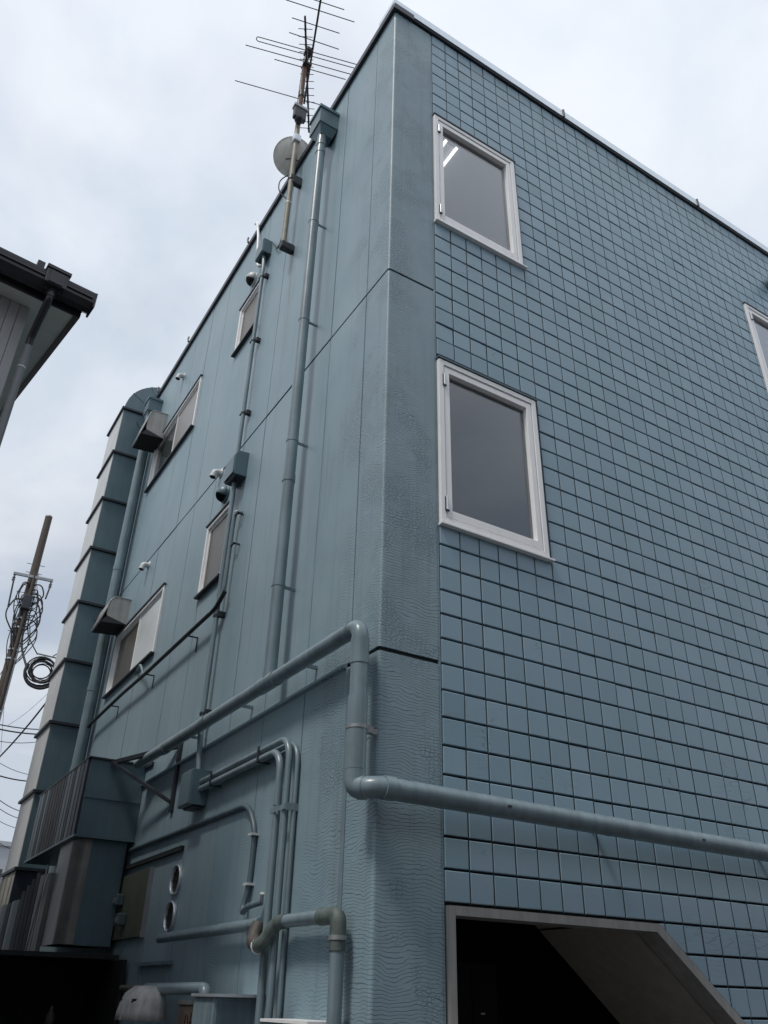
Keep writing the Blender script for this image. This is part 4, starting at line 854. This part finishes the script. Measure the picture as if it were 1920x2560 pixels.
for i in range(24):
    a = rnd.choice((-1, 1)); z0 = rnd.uniform(9.6, 10.9); w = rnd.uniform(0.18, 0.5); h = rnd.uniform(0.4, 1.3)
    MB().tube([Vector((PX0, PY0-0.15, z0)), Vector((PX0, PY0-0.2, z0+0.05))+ca*a*w*0.6, Vector((PX0, PY0-0.2, z0-h*0.5))+ca*a*w, Vector((PX0, PY0-0.17, z0-h))+ca*a*w*0.4, Vector((PX0, PY0-0.14, z0-h-0.2))], rnd.uniform(0.007, 0.02), 8, bend=0.25).build('jumper_cable', 'cable', UP)
# cable coil hanging right of the pole
CO = thing('cable_coil', 'hanging coil of black cable between the pole and the duct', 'cable coil', (0.55, 17.6, 8.2))
cc = Vector((0.72, 17.7, 8.55))
for i in range(11):
    r = 0.29+rnd.uniform(-0.08, 0.09); c = cc+Vector((rnd.uniform(-0.05, 0.05), rnd.uniform(-0.05, 0.05), rnd.uniform(-0.09, 0.06)))
    pts = [c+ca*(r*math.cos(R(a)))+Vector((0, 0, r*math.sin(R(a)))) for a in range(i*9, i*9+350, 20)]
    MB().tube(pts+[pts[0]], 0.011 if i % 2 else 0.018, 8).build('loop', 'cable', CO)
for s_ in (-1, 1):
    pts = [cc+Vector((-0.36, 0, 0.1)), cc+Vector((-0.40, 0, -0.15)), cc+Vector((-0.25, 0, -0.38)), cc+Vector((0.05, 0, -0.45)), cc+Vector((0.3, 0, -0.30))]
    MB().tube([p+Vector((0, 0.03*s_, 0.03*s_)) for p in pts], 0.035, 8, bend=0.15).build('wrap', 'cable', CO)
MB().tube([cc+Vector((-0.2, 0, 0.42)), cc+Vector((0.36, 0, 0.40)), cc+Vector((0.5, 0, 0.36))], 0.022, 8).build('hanger', 'galv', CO)
MB().tube([cc+Vector((0.15, 0, 0.40)), cc+Vector((0.3, 0, 0.55)), cc+Vector((0.7, 0, 0.60))], 0.014, 8, bend=0.1).build('tail', 'cable', CO)
MB().tube([cc+Vector((-0.20, 0, 0.40)), (PX0+0.16, PY0-0.15, 9.6), (PX0+0.14, PY0-0.15, 10.6)], 0.016, 8, bend=0.4).build('lead', 'cable', CO)
MB().tube([cc+Vector((-0.36, 0, 0.0)), (PX0+0.13, PY0-0.16, 9.2), (PX0+0.08, PY0-0.16, 10.0)], 0.028, 8, bend=0.3).build('lead', 'cable', CO)
# overhead wires: seen between the left picture edge and the duct
def wp(az, tn, dist): return Vector((-2.208+dist*math.sin(R(az)), -3.69+dist*math.cos(R(az)), 1.6+tn*dist))
WL = [((6.14, .2546, 24), (9.6, .2575, 26), .05, .02, 'uppermost of the close pair of level wires by the duct'), ((6.21, .2496, 24), (9.6, .2520, 26), .05, .026, 'thicker lower wire of the close level pair by the duct'),
      ((5.6, .238, 24), (9.2, .2445, 25), .1, .012, 'thin wire just under the close level pair'), ((6.0, .205, 22), (8.55, .2870, 17.5), .1, .024, 'steep thick black wire rising to the cable coil'),
      ((6.2, .2030, 24), (9.0, .1985, 25), .05, .022, 'thick single wire sloping gently down to the duct'), ((6.0, .2200, 24), (9.0, .2050, 26), .1, .010, 'hair-thin wire above the thick single wire'),
      ((6.5, .1840, 26), (9.0, .1655, 28), .1, .014, 'upper of the low sloping wires near the duct foot'), ((6.6, .1755, 26), (9.0, .1585, 28), .1, .012, 'middle of the low sloping wires near the duct foot'),
      ((6.6, .1640, 26), (9.0, .1490, 28), .1, .010, 'lower of the low sloping wires near the duct foot'), ((6.6, .150, 26), (9.0, .128, 28), .15, .012, 'lowest sloping wire near the duct foot'),
      ((5.6, .330, 30), (6.6, .225, 40), .1, .010, 'thin wire passing behind the pole downwards'), ((6.6, .255, 30), (8.6, .300, 30), .1, .008, 'hair-thin wire rising behind the coil'),
      ((5.8, .335, 24), (4.0, .25, 18), .1, .016, 'wire running from the pole to the left picture edge')]
for a, b, sag, r, lab in WL:
    tag(MB().tube(droop(wp(*a), wp(*b), sag), r*0.8, 6).build('overhead_wire', 'cable', loc=wp(*b)), lab, 'wire', 'overhead wires')
# far pale buildings at the end of the alley
F1 = thing('far_building', 'pale distant building sliver at the left picture edge', 'building', (-0.5, 42, 0))
fo = wp(8.0, 0, 45)
MB().box(fo.x-9, fo.x+0.55, fo.y, fo.y+8, 0, 7.5).build('wall', 'far', F1); MB().box(fo.x-9.1, fo.x+0.65, fo.y-0.1, fo.y+8.1, 7.5, 7.7).build('parapet', 'far', F1)
for k in range(4): MB().box(fo.x-0.25-k*1.6, fo.x+0.25-k*1.6, fo.y-0.03, fo.y-0.001, 5.4, 6.5).build('window', 'darkpane', F1)
# unseen houses added across the lane, behind the photographer (sized to shade the lower walls; they show in the window glass)
def shading_house(x0, x1, y0, y1, h, label, mat):
    t = thing('shading_house', label, 'house', ((x0+x1)/2, (y0+y1)/2, 0), 'unseen shading houses across the lane')
    MB().box(x0, x1, y0, y1, 0, h).build('wall', mat, t)
    MB().prism([(y0-0.4, h), (y1+0.4, h), ((y0+y1)/2, h+1.6)], 'x', x0-0.4, x1+0.4).build('roof', 'tiles_roof', t)
    for i in range(int((x1-x0)//2.6)):
        for z in (1.0, 3.8):
            w = MB().box(x0+0.8+i*2.6, x0+2.2+i*2.6, y1+0.001, y1+0.06, z, z+1.2).build('window', 'white', t); MB().box(x0+0.88+i*2.6, x0+2.12+i*2.6, y1+0.0605, y1+0.065, z+0.08, z+1.12).build('pane', 'darkpane', w)
shading_house(-13, -3.5, -17, -9.2, 7.0, 'unseen grey house added across the lane behind the viewer for its shade, left one', 'lanewall')
shading_house(-2.5, 12.5, -17.5, -9.0, 8.4, 'unseen taller brown house added across the lane behind the viewer for its shade, right one', 'lanewall')
A1 = thing('unseen_alley_house', 'unseen grey house added along the left side of the alley to darken it', 'house', (-5.5, 11, 0))  # unseen house added to keep sky light off the lower alley walls
MB().box(-9, -2.34, 7.4, 17.0, 0, 7.4).build('wall', 'hwall', A1); MB().prism([(-9.3, 7.4), (-2.26, 7.4), (-5.8, 8.6)], 'y', 7.2, 17.2).build('roof', 'tiles_roof', A1)
for i in range(3): MB().box(-2.339, -2.30, 8.4+i*2.8, 9.8+i*2.8, 4.2, 5.2).build('window', 'white', A1)
